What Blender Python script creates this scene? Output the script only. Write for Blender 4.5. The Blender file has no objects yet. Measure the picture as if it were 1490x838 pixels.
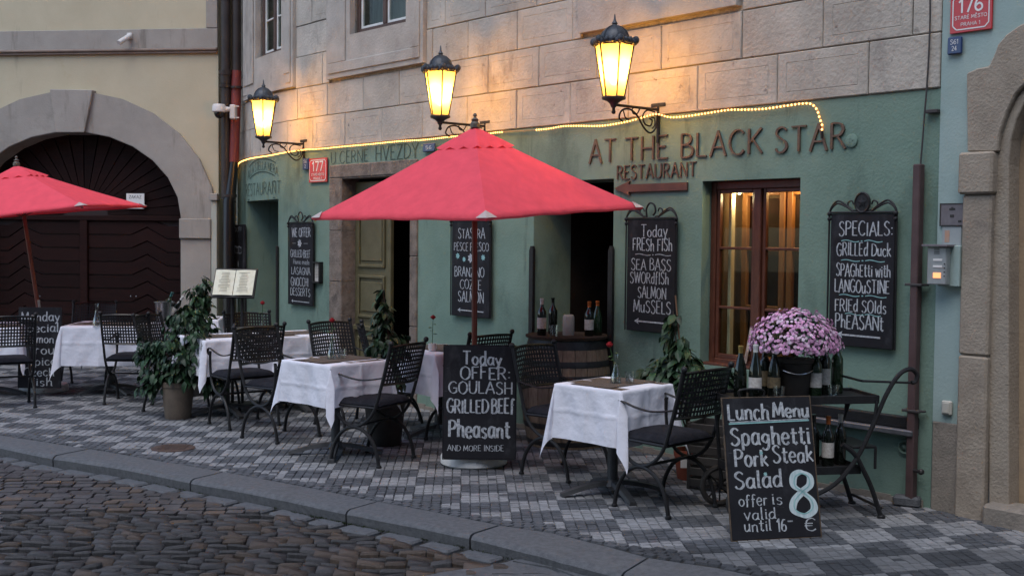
import bpy, bmesh, math, random
from mathutils import Vector, Matrix
random.seed(7)
R = math.radians
sc = bpy.context.scene
# ------------------------------------------------------------------ camera
PITCH, ROLL, F0, CAMZ = R(2.49), R(0.54), 1700.0, 1.7
Fw = Vector((0, math.cos(PITCH), -math.sin(PITCH)))
Up0 = Vector((0, math.sin(PITCH), math.cos(PITCH)))
Rt0 = Vector((1, 0, 0))
Rt = Rt0*math.cos(ROLL) + Up0*math.sin(ROLL)
Upv = Up0*math.cos(ROLL) - Rt0*math.sin(ROLL)
cam = bpy.data.cameras.new('camera'); camo = bpy.data.objects.new('camera', cam)
sc.collection.objects.link(camo); sc.camera = camo
cam.sensor_width = 36; cam.lens = 36*F0/1490; cam.clip_end = 500; cam.clip_start = .05
mw = Matrix((Rt, Upv, -Fw)).transposed().to_4x4(); mw.translation = Vector((0, 0, CAMZ))
camo.matrix_world = mw
# ------------------------------------------------------------------ light: a dull evening sky between the houses
w = bpy.data.worlds.new('World'); sc.world = w; w.use_nodes = True
nt = w.node_tree; bg = nt.nodes['Background']
sky = nt.nodes.new('ShaderNodeTexSky'); sky.sky_type = 'NISHITA'; sky.sun_disc = False
SUN_EL, SUN_AZ = R(62), R(205)
sky.sun_elevation = SUN_EL; sky.sun_rotation = SUN_AZ; sky.air_density = 1.0; sky.dust_density = 1.0
nt.links.new(sky.outputs[0], bg.inputs[0]); bg.inputs[1].default_value = .12
sl = bpy.data.lights.new('sun', 'SUN'); sl.energy = .7; sl.angle = R(45); sl.color = (1, .97, .94)
so = bpy.data.objects.new('sun', sl); sc.collection.objects.link(so)
sd = Vector((math.sin(SUN_AZ)*math.cos(SUN_EL), math.cos(SUN_AZ)*math.cos(SUN_EL), math.sin(SUN_EL)))
so.rotation_euler = sd.to_track_quat('Z', 'Y').to_euler()
sc.view_settings.view_transform = 'Standard'; sc.view_settings.look = 'None'
sc.view_settings.exposure = 1.0; sc.view_settings.gamma = 1; sc.view_settings.use_curve_mapping = False
sc.cycles.max_bounces = 8; sc.cycles.transparent_max_bounces = 12
sc.cycles.sample_clamp_indirect = 4; sc.cycles.caustics_refractive = False; sc.cycles.caustics_reflective = False
try: sc.cycles.use_denoising = True
except Exception: pass
# ------------------------------------------------------------------ measuring helpers (photo pixel -> place in the world)
def ray(px, py): return (Rt*((px-745)/F0) + Upv*(-(py-419)/F0) + Fw)
def G(px, py, z=0.0):
    d = ray(px, py); t = (z-CAMZ)/d.z
    return Vector((d.x*t, d.y*t, z))
def AT(px, py, Y):
    d = ray(px, py); t = Y/d.y
    return Vector((d.x*t, Y, CAMZ+d.z*t))
A0 = math.atan2(.757, .653); S1 = 7.5; A1 = A0+R(22.4); SL = 2.97; RAD = SL/(A1-A0)
P0 = Vector((2.68, 7.38))
P1 = Vector((2.68-math.cos(A0)*S1, 7.38+math.sin(A0)*S1))
def fang(s): return A0 if s <= S1 else A0+(s-S1)/RAD
def fpt(s):
    if s <= S1: return Vector((P0.x-math.cos(A0)*s, P0.y+math.sin(A0)*s))
    a = fang(s)
    return Vector((P1.x-RAD*(math.sin(a)-math.sin(A0)), P1.y-RAD*(math.cos(a)-math.cos(A0))))
def fnorm(s): a = fang(s); return Vector((-math.sin(a), -math.cos(a)))
def FAC(s, o, z):                       # restaurant front: s to the left along it, o out of it, z up
    p = fpt(s)+fnorm(s)*o
    return Vector((p.x, p.y, z))
def WP(px, py, o=0.0):                  # pixel -> (s, z) on the front
    d = ray(px, py)
    def f(s):
        p = FAC(s, o, 0); return p.x*d.y-p.y*d.x
    lo, hi = -4.0, 11.2
    flo = f(lo)
    for _ in range(60):
        m = (lo+hi)/2; fm = f(m)
        if (fm > 0) == (flo > 0): lo, flo = m, fm
        else: hi = m
    p = FAC(lo, o, 0); t = p.y/d.y
    return lo, CAMZ+d.z*t
LO = Vector((-3.77, 15.0)); LA = R(7.6)
def LEFT(u, o, z):                      # left house: u to the left along its front
    return Vector((LO.x-math.cos(LA)*u-math.sin(LA)*o, LO.y+math.sin(LA)*u-math.cos(LA)*o, z))
def LP(px, py, o=0.0):
    d = ray(px, py)
    # (LO - u*e - o*n) x d = 0
    e = Vector((-math.cos(LA), math.sin(LA))); n = Vector((-math.sin(LA), -math.cos(LA)))
    b = LO+n*o
    u = -(b.x*d.y-b.y*d.x)/(e.x*d.y-e.y*d.x)
    p = b+e*u; t = p.y/d.y
    return u, CAMZ+d.z*t
# ------------------------------------------------------------------ materials
MATS = {}
def M(name, c, c2=None, scale=6.0, rough=.7, metal=0.0, bump=0.0, bscale=40.0, c3=None, s3=1.2, t3=.55, rnd=0.0, spec=.5,
      rvar=0.0, stretch=None, coat=0.0, detail=6.0, v3=None, c4=None, s4=10, t4=.68, v4=None, w4=.06):
    if name in MATS: return MATS[name]
    m = bpy.data.materials.new(name); MATS[name] = m; m.use_nodes = True
    n = m.node_tree; b = n.nodes['Principled BSDF']; L = n.links.new
    b.inputs['Roughness'].default_value = rough; b.inputs['Metallic'].default_value = metal
    b.inputs['Specular IOR Level'].default_value = spec; b.inputs['Coat Weight'].default_value = coat
    b.inputs['Base Color'].default_value = (*c, 1)
    tc = n.nodes.new('ShaderNodeTexCoord'); src = tc.outputs['Object']
    if stretch:
        mp = n.nodes.new('ShaderNodeMapping'); mp.inputs['Scale'].default_value = stretch
        L(src, mp.inputs[0]); src = mp.outputs[0]
    if rnd:                             # shift the grain from piece to piece
        oi = n.nodes.new('ShaderNodeObjectInfo'); at = n.nodes.new('ShaderNodeAttribute'); at.attribute_name = 'tone'
        ad = n.nodes.new('ShaderNodeMath'); ad.operation = 'ADD'; L(oi.outputs['Random'], ad.inputs[0]); L(at.outputs['Fac'], ad.inputs[1])
        fr = n.nodes.new('ShaderNodeMath'); fr.operation = 'FRACT'; L(ad.outputs[0], fr.inputs[0])
        sc_ = n.nodes.new('ShaderNodeMath'); sc_.operation = 'MULTIPLY'; sc_.inputs[1].default_value = 37; L(fr.outputs[0], sc_.inputs[0])
        va = n.nodes.new('ShaderNodeVectorMath'); va.operation = 'ADD'; L(src, va.inputs[0]); L(sc_.outputs[0], va.inputs[1]); src = va.outputs[0]
    col = None
    if c2:
        no = n.nodes.new('ShaderNodeTexNoise'); no.inputs['Scale'].default_value = scale; no.inputs['Detail'].default_value = detail
        no.inputs['Roughness'].default_value = .62
        L(src, no.inputs['Vector'])
        cr = n.nodes.new('ShaderNodeValToRGB'); cr.color_ramp.elements[0].position = .35; cr.color_ramp.elements[1].position = .66
        cr.color_ramp.elements[0].color = (*c, 1); cr.color_ramp.elements[1].color = (*c2, 1)
        L(no.outputs[0], cr.inputs[0]); col = cr.outputs[0]
        if rvar:
            mr = n.nodes.new('ShaderNodeMapRange'); mr.inputs[3].default_value = rough-rvar; mr.inputs[4].default_value = rough+rvar
            L(no.outputs[0], mr.inputs[0]); L(mr.outputs[0], b.inputs['Roughness'])
    if c3:
        no = n.nodes.new('ShaderNodeTexNoise'); no.inputs['Scale'].default_value = s3; no.inputs['Detail'].default_value = 8
        no.inputs['Roughness'].default_value = .7
        if v3: m3 = n.nodes.new('ShaderNodeMapping'); m3.inputs['Scale'].default_value = v3; L(tc.outputs['Object'], m3.inputs[0]); L(m3.outputs[0], no.inputs['Vector'])
        else: L(tc.outputs['Object'], no.inputs['Vector'])
        cr = n.nodes.new('ShaderNodeValToRGB'); cr.color_ramp.elements[0].position = t3; cr.color_ramp.elements[1].position = t3+.16
        cr.color_ramp.elements[0].color = (0, 0, 0, 1); L(no.outputs[0], cr.inputs[0])
        mx = n.nodes.new('ShaderNodeMixRGB'); L(cr.outputs[0], mx.inputs[0])
        if col: L(col, mx.inputs[1])
        else: mx.inputs[1].default_value = (*c, 1)
        mx.inputs[2].default_value = (*c3, 1); col = mx.outputs[0]
    if c4 and col:                      # chips, runs and stains
        mp4 = n.nodes.new('ShaderNodeMapping'); mp4.inputs['Scale'].default_value = v4 or (1, 1, 1); mp4.inputs['Location'].default_value = (3.1, 7.7, 1.3); L(tc.outputs['Object'], mp4.inputs[0])
        no = n.nodes.new('ShaderNodeTexNoise'); no.inputs['Scale'].default_value = s4; no.inputs['Detail'].default_value = 9; no.inputs['Roughness'].default_value = .65; L(mp4.outputs[0], no.inputs['Vector'])
        cr = n.nodes.new('ShaderNodeValToRGB'); cr.color_ramp.elements[0].position = t4; cr.color_ramp.elements[1].position = min(1, t4+w4)
        cr.color_ramp.elements[0].color = (0, 0, 0, 1); L(no.outputs[0], cr.inputs[0])
        mx = n.nodes.new('ShaderNodeMixRGB'); L(cr.outputs[0], mx.inputs[0]); L(col, mx.inputs[1]); mx.inputs[2].default_value = (*c4, 1); col = mx.outputs[0]
    if rnd:
        hs = n.nodes.new('ShaderNodeHueSaturation')
        mr = n.nodes.new('ShaderNodeMapRange'); mr.inputs[3].default_value = 1-rnd; mr.inputs[4].default_value = 1+rnd
        L(fr.outputs[0], mr.inputs[0]); L(mr.outputs[0], hs.inputs['Value'])
        if col: L(col, hs.inputs['Color'])
        else: hs.inputs['Color'].default_value = (*c, 1)
        col = hs.outputs[0]
    if col: L(col, b.inputs['Base Color'])
    if bump:
        no = n.nodes.new('ShaderNodeTexNoise'); no.inputs['Scale'].default_value = bscale; no.inputs['Detail'].default_value = 6
        L(src, no.inputs['Vector'])
        bp = n.nodes.new('ShaderNodeBump'); bp.inputs['Strength'].default_value = bump; bp.inputs['Distance'].default_value = .01
        L(no.outputs[0], bp.inputs['Height']); L(bp.outputs[0], b.inputs['Normal'])
    return m
def emis(name, c, st, rough=.5):
    if name in MATS: return MATS[name]
    m = bpy.data.materials.new(name); MATS[name] = m; m.use_nodes = True
    b = m.node_tree.nodes['Principled BSDF']; b.inputs['Base Color'].default_value = (*c, 1)
    b.inputs['Emission Color'].default_value = (*c, 1); b.inputs['Emission Strength'].default_value = st
    b.inputs['Roughness'].default_value = rough
    return m
def glassmat(name, tint=(1, 1, 1), refl=.12, rough=.02, top=.7):
    if name in MATS: return MATS[name]
    m = bpy.data.materials.new(name); MATS[name] = m; m.use_nodes = True
    n = m.node_tree; n.nodes.clear(); L = n.links.new
    o = n.nodes.new('ShaderNodeOutputMaterial'); t = n.nodes.new('ShaderNodeBsdfTransparent'); g = n.nodes.new('ShaderNodeBsdfGlossy')
    t.inputs[0].default_value = (*tint, 1); g.inputs['Roughness'].default_value = rough
    lw = n.nodes.new('ShaderNodeLayerWeight'); lw.inputs[0].default_value = .2
    mr = n.nodes.new('ShaderNodeMapRange'); mr.inputs[3].default_value = refl; mr.inputs[4].default_value = top
    mx = n.nodes.new('ShaderNodeMixShader'); L(lw.outputs['Facing'], mr.inputs[0]); L(mr.outputs[0], mx.inputs[0])
    L(t.outputs[0], mx.inputs[1]); L(g.outputs[0], mx.inputs[2]); L(mx.outputs[0], o.inputs[0])
    return m
def sheer(name, c, tl=.5, rough=.8, clear=0.0):     # cloth or frosted glass that lets light through
    if name in MATS: return MATS[name]
    m = bpy.data.materials.new(name); MATS[name] = m; m.use_nodes = True
    n = m.node_tree; n.nodes.clear(); L = n.links.new
    o = n.nodes.new('ShaderNodeOutputMaterial'); d = n.nodes.new('ShaderNodeBsdfDiffuse'); t = n.nodes.new('ShaderNodeBsdfTranslucent')
    d.inputs[0].default_value = (*c, 1); t.inputs[0].default_value = (*c, 1)
    mx = n.nodes.new('ShaderNodeMixShader'); mx.inputs[0].default_value = tl
    L(d.outputs[0], mx.inputs[1]); L(t.outputs[0], mx.inputs[2]); out = mx.outputs[0]
    tc = n.nodes.new('ShaderNodeTexCoord'); no = n.nodes.new('ShaderNodeTexNoise'); no.inputs['Scale'].default_value = 9
    L(tc.outputs['Object'], no.inputs[0]); hs = n.nodes.new('ShaderNodeHueSaturation'); hs.inputs['Color'].default_value = (*c, 1)
    mr = n.nodes.new('ShaderNodeMapRange'); mr.inputs[3].default_value = .86; mr.inputs[4].default_value = 1.1
    L(no.outputs[0], mr.inputs[0]); L(mr.outputs[0], hs.inputs['Value']); L(hs.outputs[0], d.inputs[0]); L(hs.outputs[0], t.inputs[0])
    bp = n.nodes.new('ShaderNodeBump'); n2 = n.nodes.new('ShaderNodeTexNoise'); n2.inputs['Scale'].default_value = 14; n2.inputs['Detail'].default_value = 4
    L(tc.outputs['Object'], n2.inputs[0]); L(n2.outputs[0], bp.inputs['Height']); bp.inputs['Strength'].default_value = .5; bp.inputs['Distance'].default_value = .02
    L(bp.outputs[0], d.inputs['Normal'])
    if clear:
        tr = n.nodes.new('ShaderNodeBsdfTransparent'); tr.inputs[0].default_value = (*c, 1)
        m2 = n.nodes.new('ShaderNodeMixShader'); m2.inputs[0].default_value = clear
        L(out, m2.inputs[1]); L(tr.outputs[0], m2.inputs[2]); out = m2.outputs[0]
    L(out, o.inputs[0])
    return m
def fabric_wrinkle(): pass
m_green = M('green_render', (.145, .23, .185), (.195, .292, .237), 1.7, .92, bump=.35, bscale=55, c3=(.105, .165, .135), s3=1.3, t3=.53, v3=(1.2, 1.2, .7), detail=10, c4=(.095, .14, .115), s4=2.6, t4=.60, v4=(2.2, 2.2, .35), w4=.12)
m_greenrev = m_green
m_stone = M('facade_stone', (.40, .365, .315), (.53, .49, .425), 3.2, .92, bump=.8, bscale=38, c3=(.25, .225, .20), s3=1.9, t3=.545, rnd=.10, v3=(1, 1, .55), detail=10, c4=(.17, .15, .135), s4=11, t4=.63, w4=.08)
m_joint = M('mortar_joint', (.27, .24, .20), (.44, .40, .35), 20, .95, bump=.8, bscale=70)
m_surr = M('window_surround_stone', (.38, .345, .305), (.49, .45, .40), 3.5, .92, bump=.6, bscale=45, c3=(.24, .215, .195), s3=2.0, t3=.535, v3=(1, 1, .45), detail=10)
m_yellow = M('yellow_render', (.47, .41, .285), (.53, .47, .335), 1.4, .92, bump=.2, bscale=60, c3=(.42, .34, .19), s3=.9, t3=.58, c4=(.34, .29, .21), s4=1.6, t4=.60, v4=(2.5, 2.5, .4), w4=.15)
m_grey = M('grey_render', (.29, .265, .235), (.35, .32, .285), 2.5, .92, bump=.3, bscale=60, c3=(.225, .20, .175), s3=1.5, t3=.55, c4=(.19, .165, .14), s4=2.4, t4=.58, v4=(2.5, 2.5, .35), w4=.14)
m_pale = M('pale_pillar', (.40, .41, .35), (.47, .48, .42), 2.5, .9, bump=.2, bscale=70)
m_gate = M('gate_wood', (.012, .004, .0035), (.020, .0062, .0052), 5, .6, bump=.35, bscale=30, stretch=(1, 1, 8), rnd=.25, spec=.12)
m_turq = M('turquoise_render', (.30, .40, .375), (.36, .46, .435), 2.4, .9, bump=.2, bscale=60, c3=(.25, .33, .31), s3=1.6, t3=.57, c4=(.2, .25, .23), s4=2.6, t4=.60, v4=(2.4, 2.4, .4), w4=.12)
m_portal = M('portal_stone', (.28, .235, .185), (.37, .315, .25), 5, .92, bump=.6, bscale=60, c3=(.17, .145, .125), s3=2, t3=.55)
m_portal2 = M('door_portal_stone', (.13, .105, .088), (.25, .205, .17), 7, .92, bump=.9, bscale=40, c3=(.06, .05, .045), s3=5, t3=.55)
m_beige = M('beige_reveal', (.34, .25, .165), (.42, .32, .21), 3, .9, bump=.3, bscale=50, c3=(.25, .2, .17), s3=2)
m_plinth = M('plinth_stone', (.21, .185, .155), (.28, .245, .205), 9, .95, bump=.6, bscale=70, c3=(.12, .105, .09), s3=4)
m_black = M('black_painted_iron', (.012, .012, .013), (.02, .02, .022), 30, .45, bump=.1, bscale=120, spec=.3)
m_blackwood = M('black_board', (.012, .012, .015), (.020, .020, .024), 4, .65, c3=(.045, .047, .053), s3=4, t3=.53, spec=.2, v3=(1, 1, .6), c4=(.07, .072, .078), s4=16, t4=.66, v4=(.6, 1, 2))
m_rawedge = M('raw_board_edge', (.14, .095, .06), (.03, .025, .02), 14, .8)
m_chalk = M('chalk_paint', (.58, .61, .63), (.22, .24, .27), 55, .9, detail=9)
m_teal = M('teal_chalk', (.33, .58, .56), (.2, .4, .42), 30, .9)
m_letter = M('bronze_letters', (.10, .062, .042), (.16, .10, .07), 20, .5, metal=.25, bump=.3, bscale=90)
m_painted = M('painted_letters', (.035, .06, .045), (.06, .10, .08), 25, .8)
m_arrow = M('brown_board', (.10, .042, .03), (.14, .06, .045), 8, .6)
m_brown = M('window_brown', (.075, .022, .012), (.12, .038, .02), 8, .45, bump=.25, bscale=40, stretch=(3, 3, 1))
m_brown2 = M('frame_brown', (.07, .04, .032), (.10, .06, .048), 8, .6)
m_white = M('white_paint', (.72, .72, .70), (.62, .62, .60), 9, .5)
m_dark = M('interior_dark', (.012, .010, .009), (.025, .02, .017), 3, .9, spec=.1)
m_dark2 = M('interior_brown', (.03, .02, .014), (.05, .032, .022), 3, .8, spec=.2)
m_olive = M('olive_door_paint', (.095, .085, .042), (.13, .115, .06), 6, .5, bump=.2, bscale=40)
m_red = sheer('red_canvas', (.985, .125, .165), .25)
m_pole = M('pole_wood', (.13, .030, .016), (.17, .045, .024), 9, .4, stretch=(6, 6, 1))
m_paletip = M('pale_patch', (.42, .33, .31), (.55, .46, .43), 10, .8)
m_base = M('white_base', (.68, .68, .66), (.82, .82, .80), 8, .7, bump=.5, bscale=40, c3=(.2, .19, .18), s3=11, t3=.6)
m_cloth = sheer('white_tablecloth', (.84, .85, .93), .12)
m_mat = M('brown_placemat', (.085, .065, .05), (.125, .095, .075), 60, .9, bump=.6, bscale=200)
m_cushion = M('charcoal_cushion', (.016, .017, .022), (.026, .027, .034), 20, .95, spec=.1, bump=.5, bscale=60)
m_leg = M('grey_table_base', (.06, .062, .066), (.09, .092, .096), 12, .5, metal=.3)
m_glass = glassmat('clear_glass', (.96, .98, .98), .08)
m_pane = glassmat('window_glass', (.8, .84, .82), .015, top=.10)
m_water = glassmat('water', (.85, .9, .92), .15)
m_bottle = M('bottle_glass', (.006, .009, .006), None, rough=.08, spec=.7, coat=.3)
m_bottleg = M('bottle_green', (.012, .03, .012), None, rough=.08, spec=.7, coat=.3)
m_label = M('bottle_label', (.62, .60, .56), (.42, .38, .34), 60, .7)
m_labeld = M('dark_label', (.10, .08, .05), (.2, .15, .08), 60, .6)
m_gold = M('gold_foil', (.5, .36, .12), None, rough=.35, metal=.7)
m_orange = M('orange_foil', (.5, .13, .03), None, rough=.4, metal=.2)
m_leaf = M('leaf_green', (.012, .035, .016), (.03, .07, .03), 14, .48, rnd=.5, spec=.4)
m_leaf2 = M('leaf_light', (.03, .08, .02), (.06, .14, .035), 14, .45, rnd=.35)
m_stem = M('stem_bark', (.06, .045, .03), (.1, .075, .05), 20, .9)
m_pot = M('clay_pot', (.115, .09, .07), (.155, .12, .09), 9, .8, bump=.3, bscale=60)
m_potred = M('terracotta_pot', (.24, .05, .025), (.3, .07, .035), 9, .6)
m_potblk = M('dark_pot', (.02, .018, .017), (.035, .03, .027), 9, .6)
m_soil = M('soil', (.02, .014, .01), (.04, .028, .02), 30, .95, bump=1, bscale=60)
m_pink = M('blossom_pink', (.60, .27, .50), (.82, .54, .74), 60, .8, rnd=.3)
m_pink2 = M('blossom_pale', (.78, .58, .72), (.85, .7, .8), 60, .8, rnd=.12)
m_rose = M('rose_red', (.45, .012, .02), (.25, .006, .01), 30, .6)
m_stave = M('oak_stave', (.17, .115, .075), (.26, .185, .125), 10, .75, bump=.5, bscale=30, stretch=(5, 5, 1), rnd=.2)
m_hoop = M('barrel_hoop', (.03, .03, .032), (.05, .048, .046), 20, .5, metal=.5)
m_ml = M('mosaic_light', (.195, .20, .208), (.275, .28, .288), 18, .85, bump=.9, bscale=70, rnd=.13, c3=(.19, .185, .18), s3=1.1, t3=.6)
m_md = M('mosaic_dark', (.062, .068, .078), (.096, .102, .112), 18, .8, bump=.9, bscale=70, rnd=.2)
m_cob = M('street_cobble', (.043, .042, .045), (.075, .072, .073), 9, .5, bump=.7, bscale=45, rnd=.28, rvar=.14)
m_cob2 = M('street_cobble_warm', (.066, .050, .040), (.105, .078, .06), 9, .55, bump=.7, bscale=45, rnd=.3, rvar=.12)
m_kerb = M('kerb_granite', (.07, .075, .082), (.112, .117, .125), 30, .75, bump=.5, bscale=110, c3=(.06, .062, .066), s3=2.5, t3=.57)
m_bed = M('sand_bed', (.022, .021, .019), (.045, .042, .036), 30, .95, bump=1, bscale=60)
m_moss = M('moss', (.03, .055, .012), (.05, .08, .02), 40, .95)
m_pipe = M('black_pipe', (.02, .014, .013), (.035, .025, .022), 7, .5)
m_pipered = M('red_pipe', (.15, .022, .02), (.19, .032, .028), 7, .55)
m_conduit = M('brown_conduit', (.07, .04, .04), (.10, .06, .058), 8, .6)
m_redsign = M('red_enamel', (.52, .012, .014), None, rough=.25, coat=.4)
m_bluesign = M('blue_enamel', (.02, .045, .14), None, rough=.3, coat=.3)
m_enwhite = M('white_enamel', (.8, .78, .76), None, rough=.3)
m_plate = M('grey_plate', (.14, .125, .135), (.19, .17, .18), 20, .5)
m_inter = M('intercom_metal', (.30, .32, .32), (.36, .38, .38), 20, .45, metal=.3)
m_btn = emis('lit_orange_button', (.9, .3, .12), .9)
m_paper = M('menu_paper', (.70, .68, .52), (.78, .76, .62), 30, .8)
m_print = M('menu_print', (.25, .22, .16), None, rough=.9)
m_silver = M('ice_bucket_steel', (.4, .4, .41), None, rough=.25, metal=.9)
m_galv = M('ledge_metal', (.13, .135, .15), (.2, .205, .22), 10, .4, metal=.6)
m_pipegrey = M('cable_grey', (.05, .045, .045), None, rough=.7)
m_camwhite = M('camera_white', (.62, .6, .58), None, rough=.4)
m_bulb = emis('fairy_bulb', (1.0, .48, .12), 3.6)
m_tubeg = sheer('rope_tube', (.75, .62, .42), .4, clear=.45)
m_lampglass = sheer('lantern_frosted_glass', (1.0, .69, .23), .6, clear=.42)
m_lamp = M('lantern_iron', (.035, .04, .048), (.07, .078, .09), 25, .45, metal=.3, bump=.3, bscale=90)
# ------------------------------------------------------------------ mesh building
ORG = {}
def link(o): sc.collection.objects.link(o)
def tag(o, label=None, cat=None, group=None, kind=None):
    if label: o['label'] = label
    if cat: o['category'] = cat
    if group: o['group'] = group
    if kind: o['kind'] = kind
    return o
def empty(name, loc=(0, 0, 0), rz=0.0, label=None, cat=None, group=None, kind=None, rot=None):
    o = bpy.data.objects.new(name, None); link(o); o.empty_display_size = .1
    o.location = loc; o.rotation_euler = rot if rot else (0, 0, rz)
    ORG[o.name] = Vector(loc)
    return tag(o, label, cat, group, kind)
class MB:
    def __init__(s): s.v = []; s.f = []; s.m = []; s.t = []; s.cur = 0; s.tone = 0.0
    def add(s, vs, fs):
        b = len(s.v); s.v += [Vector(v) for v in vs]
        for f in fs: s.f.append(tuple(i+b for i in f)); s.m.append(s.cur); s.t.append(s.tone)
        return s
    def map(s, fn, i0=0):
        for i in range(i0, len(s.v)): s.v[i] = Vector(fn(*s.v[i]))
        return s
    def box(s, x0, x1, y0, y1, z0, z1, ch=0.0):
        if ch <= 0:
            return s.add([(x0, y0, z0), (x1, y0, z0), (x1, y1, z0), (x0, y1, z0), (x0, y0, z1), (x1, y0, z1), (x1, y1, z1), (x0, y1, z1)],
                  [(0, 3, 2, 1), (4, 5, 6, 7), (0, 1, 5, 4), (1, 2, 6, 5), (2, 3, 7, 6), (3, 0, 4, 7)])
        c = min(ch, abs(x1-x0)*.45, abs(y1-y0)*.45, abs(z1-z0)*.45)
        xs, ys, zs = (x0, x1), (y0, y1), (z0, z1); vs = []; ix = {}
        for i in (0, 1):
            for j in (0, 1):
                for k in (0, 1):
                    sx, sy, sz = (1-2*i), (1-2*j), (1-2*k)
                    for a in range(3):
                        p = [xs[i]+sx*c, ys[j]+sy*c, zs[k]+sz*c]
                        p[a] = (xs[i], ys[j], zs[k])[a]
                        ix[(i, j, k, a)] = len(vs); vs.append(p)
        fs = []
        for i in (0, 1): fs.append([ix[(i, 0, 0, 0)], ix[(i, 0, 1, 0)], ix[(i, 1, 1, 0)], ix[(i, 1, 0, 0)]][::1 if i == 0 else -1])
        for j in (0, 1): fs.append([ix[(0, j, 0, 1)], ix[(1, j, 0, 1)], ix[(1, j, 1, 1)], ix[(0, j, 1, 1)]][::1 if j == 0 else -1])
        for k in (0, 1): fs.append([ix[(0, 0, k, 2)], ix[(0, 1, k, 2)], ix[(1, 1, k, 2)], ix[(1, 0, k, 2)]][::1 if k == 0 else -1])
        for i in (0, 1):
            for j in (0, 1): fs.append([ix[(i, j, 0, 0)], ix[(i, j, 1, 0)], ix[(i, j, 1, 1)], ix[(i, j, 0, 1)]])
            for k in (0, 1): fs.append([ix[(i, 0, k, 0)], ix[(i, 1, k, 0)], ix[(i, 1, k, 2)], ix[(i, 0, k, 2)]])
        for j in (0, 1):
            for k in (0, 1): fs.append([ix[(0, j, k, 1)], ix[(1, j, k, 1)], ix[(1, j, k, 2)], ix[(0, j, k, 2)]])
        for i in (0, 1):
            for j in (0, 1):
                for k in (0, 1): fs.append([ix[(i, j, k, 0)], ix[(i, j, k, 1)], ix[(i, j, k, 2)]])
        return s.add(vs, fs)
    def tube(s, pts, r, n=8, cap=True, closed=False, flat=1.0):
        pts = [Vector(p) for p in pts]; N = len(pts); rs = r if isinstance(r, (list, tuple)) else [r]*N
        T = []
        for i in range(N):
            if closed: t = pts[(i+1) % N]-pts[i-1]
            else: t = pts[min(i+1, N-1)]-pts[max(i-1, 0)]
            T.append(t.normalized() if t.length > 1e-9 else Vector((0, 0, 1)))
        up = Vector((0, 0, 1)) if abs(T[0].z) < .9 else Vector((1, 0, 0))
        u = T[0].cross(up).normalized(); vs = []
        for i in range(N):
            u = (u-T[i]*u.dot(T[i])).normalized(); v = T[i].cross(u)
            for k in range(n):
                a = 2*math.pi*k/n
                vs.append(pts[i]+(u*math.cos(a)+v*math.sin(a)*flat)*rs[i])
        fs = []
        for i in range(N if closed else N-1):
            for k in range(n):
                a, b = i*n+k, i*n+(k+1) % n; c, d = ((i+1) % N)*n+(k+1) % n, ((i+1) % N)*n+k
                fs.append((a, b, c, d))
        if cap and not closed: fs.append(tuple(range(n-1, -1, -1))); fs.append(tuple((N-1)*n+k for k in range(n)))
        return s.add(vs, fs)
    def lathe(s, prof, n=20, c=(0, 0, 0), cap=True, sq=None):
        vs = []
        for r, z in prof:
            for k in range(n):
                a = 2*math.pi*k/n
                vs.append((c[0]+r*math.cos(a), c[1]+r*math.sin(a), c[2]+z))
        fs = []
        for i in range(len(prof)-1):
            for k in range(n): fs.append((i*n+k, i*n+(k+1) % n, (i+1)*n+(k+1) % n, (i+1)*n+k))
        if cap:
            if prof[0][0] > 1e-4: fs.append(tuple(range(n-1, -1, -1)))
            if prof[-1][0] > 1e-4: fs.append(tuple((len(prof)-1)*n+k for k in range(n)))
        return s.add(vs, fs)
    def ball(s, c, r, n=8, m=6, sq=(1, 1, 1)):
        return s.lathe([(0 if i in (0, m) else r*math.sin(math.pi*i/m), 0) for i in range(m+1)], n) if False else s._ball(c, r, n, m, sq)
    def _ball(s, c, r, n, m, sq):
        vs = [(c[0], c[1], c[2]-r*sq[2])]
        for i in range(1, m):
            a = math.pi*i/m
            for k in range(n):
                b = 2*math.pi*k/n
                vs.append((c[0]+r*sq[0]*math.sin(a)*math.cos(b), c[1]+r*sq[1]*math.sin(a)*math.sin(b), c[2]-r*sq[2]*math.cos(a)))
        vs.append((c[0], c[1], c[2]+r*sq[2])); fs = []
        for k in range(n): fs.append((0, 1+(k+1) % n, 1+k)); fs.append((len(vs)-1, 1+(m-2)*n+k, 1+(m-2)*n+(k+1) % n))
        for i in range(m-2):
            for k in range(n): fs.append((1+i*n+k, 1+i*n+(k+1) % n, 1+(i+1)*n+(k+1) % n, 1+(i+1)*n+k))
        return s.add(vs, fs)
    def prism(s, poly, y0, y1):          # polygon in (x, z), thickness along y
        n = len(poly)
        vs = [(p[0], y0, p[1]) for p in poly]+[(p[0], y1, p[1]) for p in poly]
        fs = [tuple(range(n)), tuple(range(2*n-1, n-1, -1))]+[(i, i+n, (i+1) % n+n, (i+1) % n) for i in range(n)]
        return s.add(vs, fs)
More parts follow.
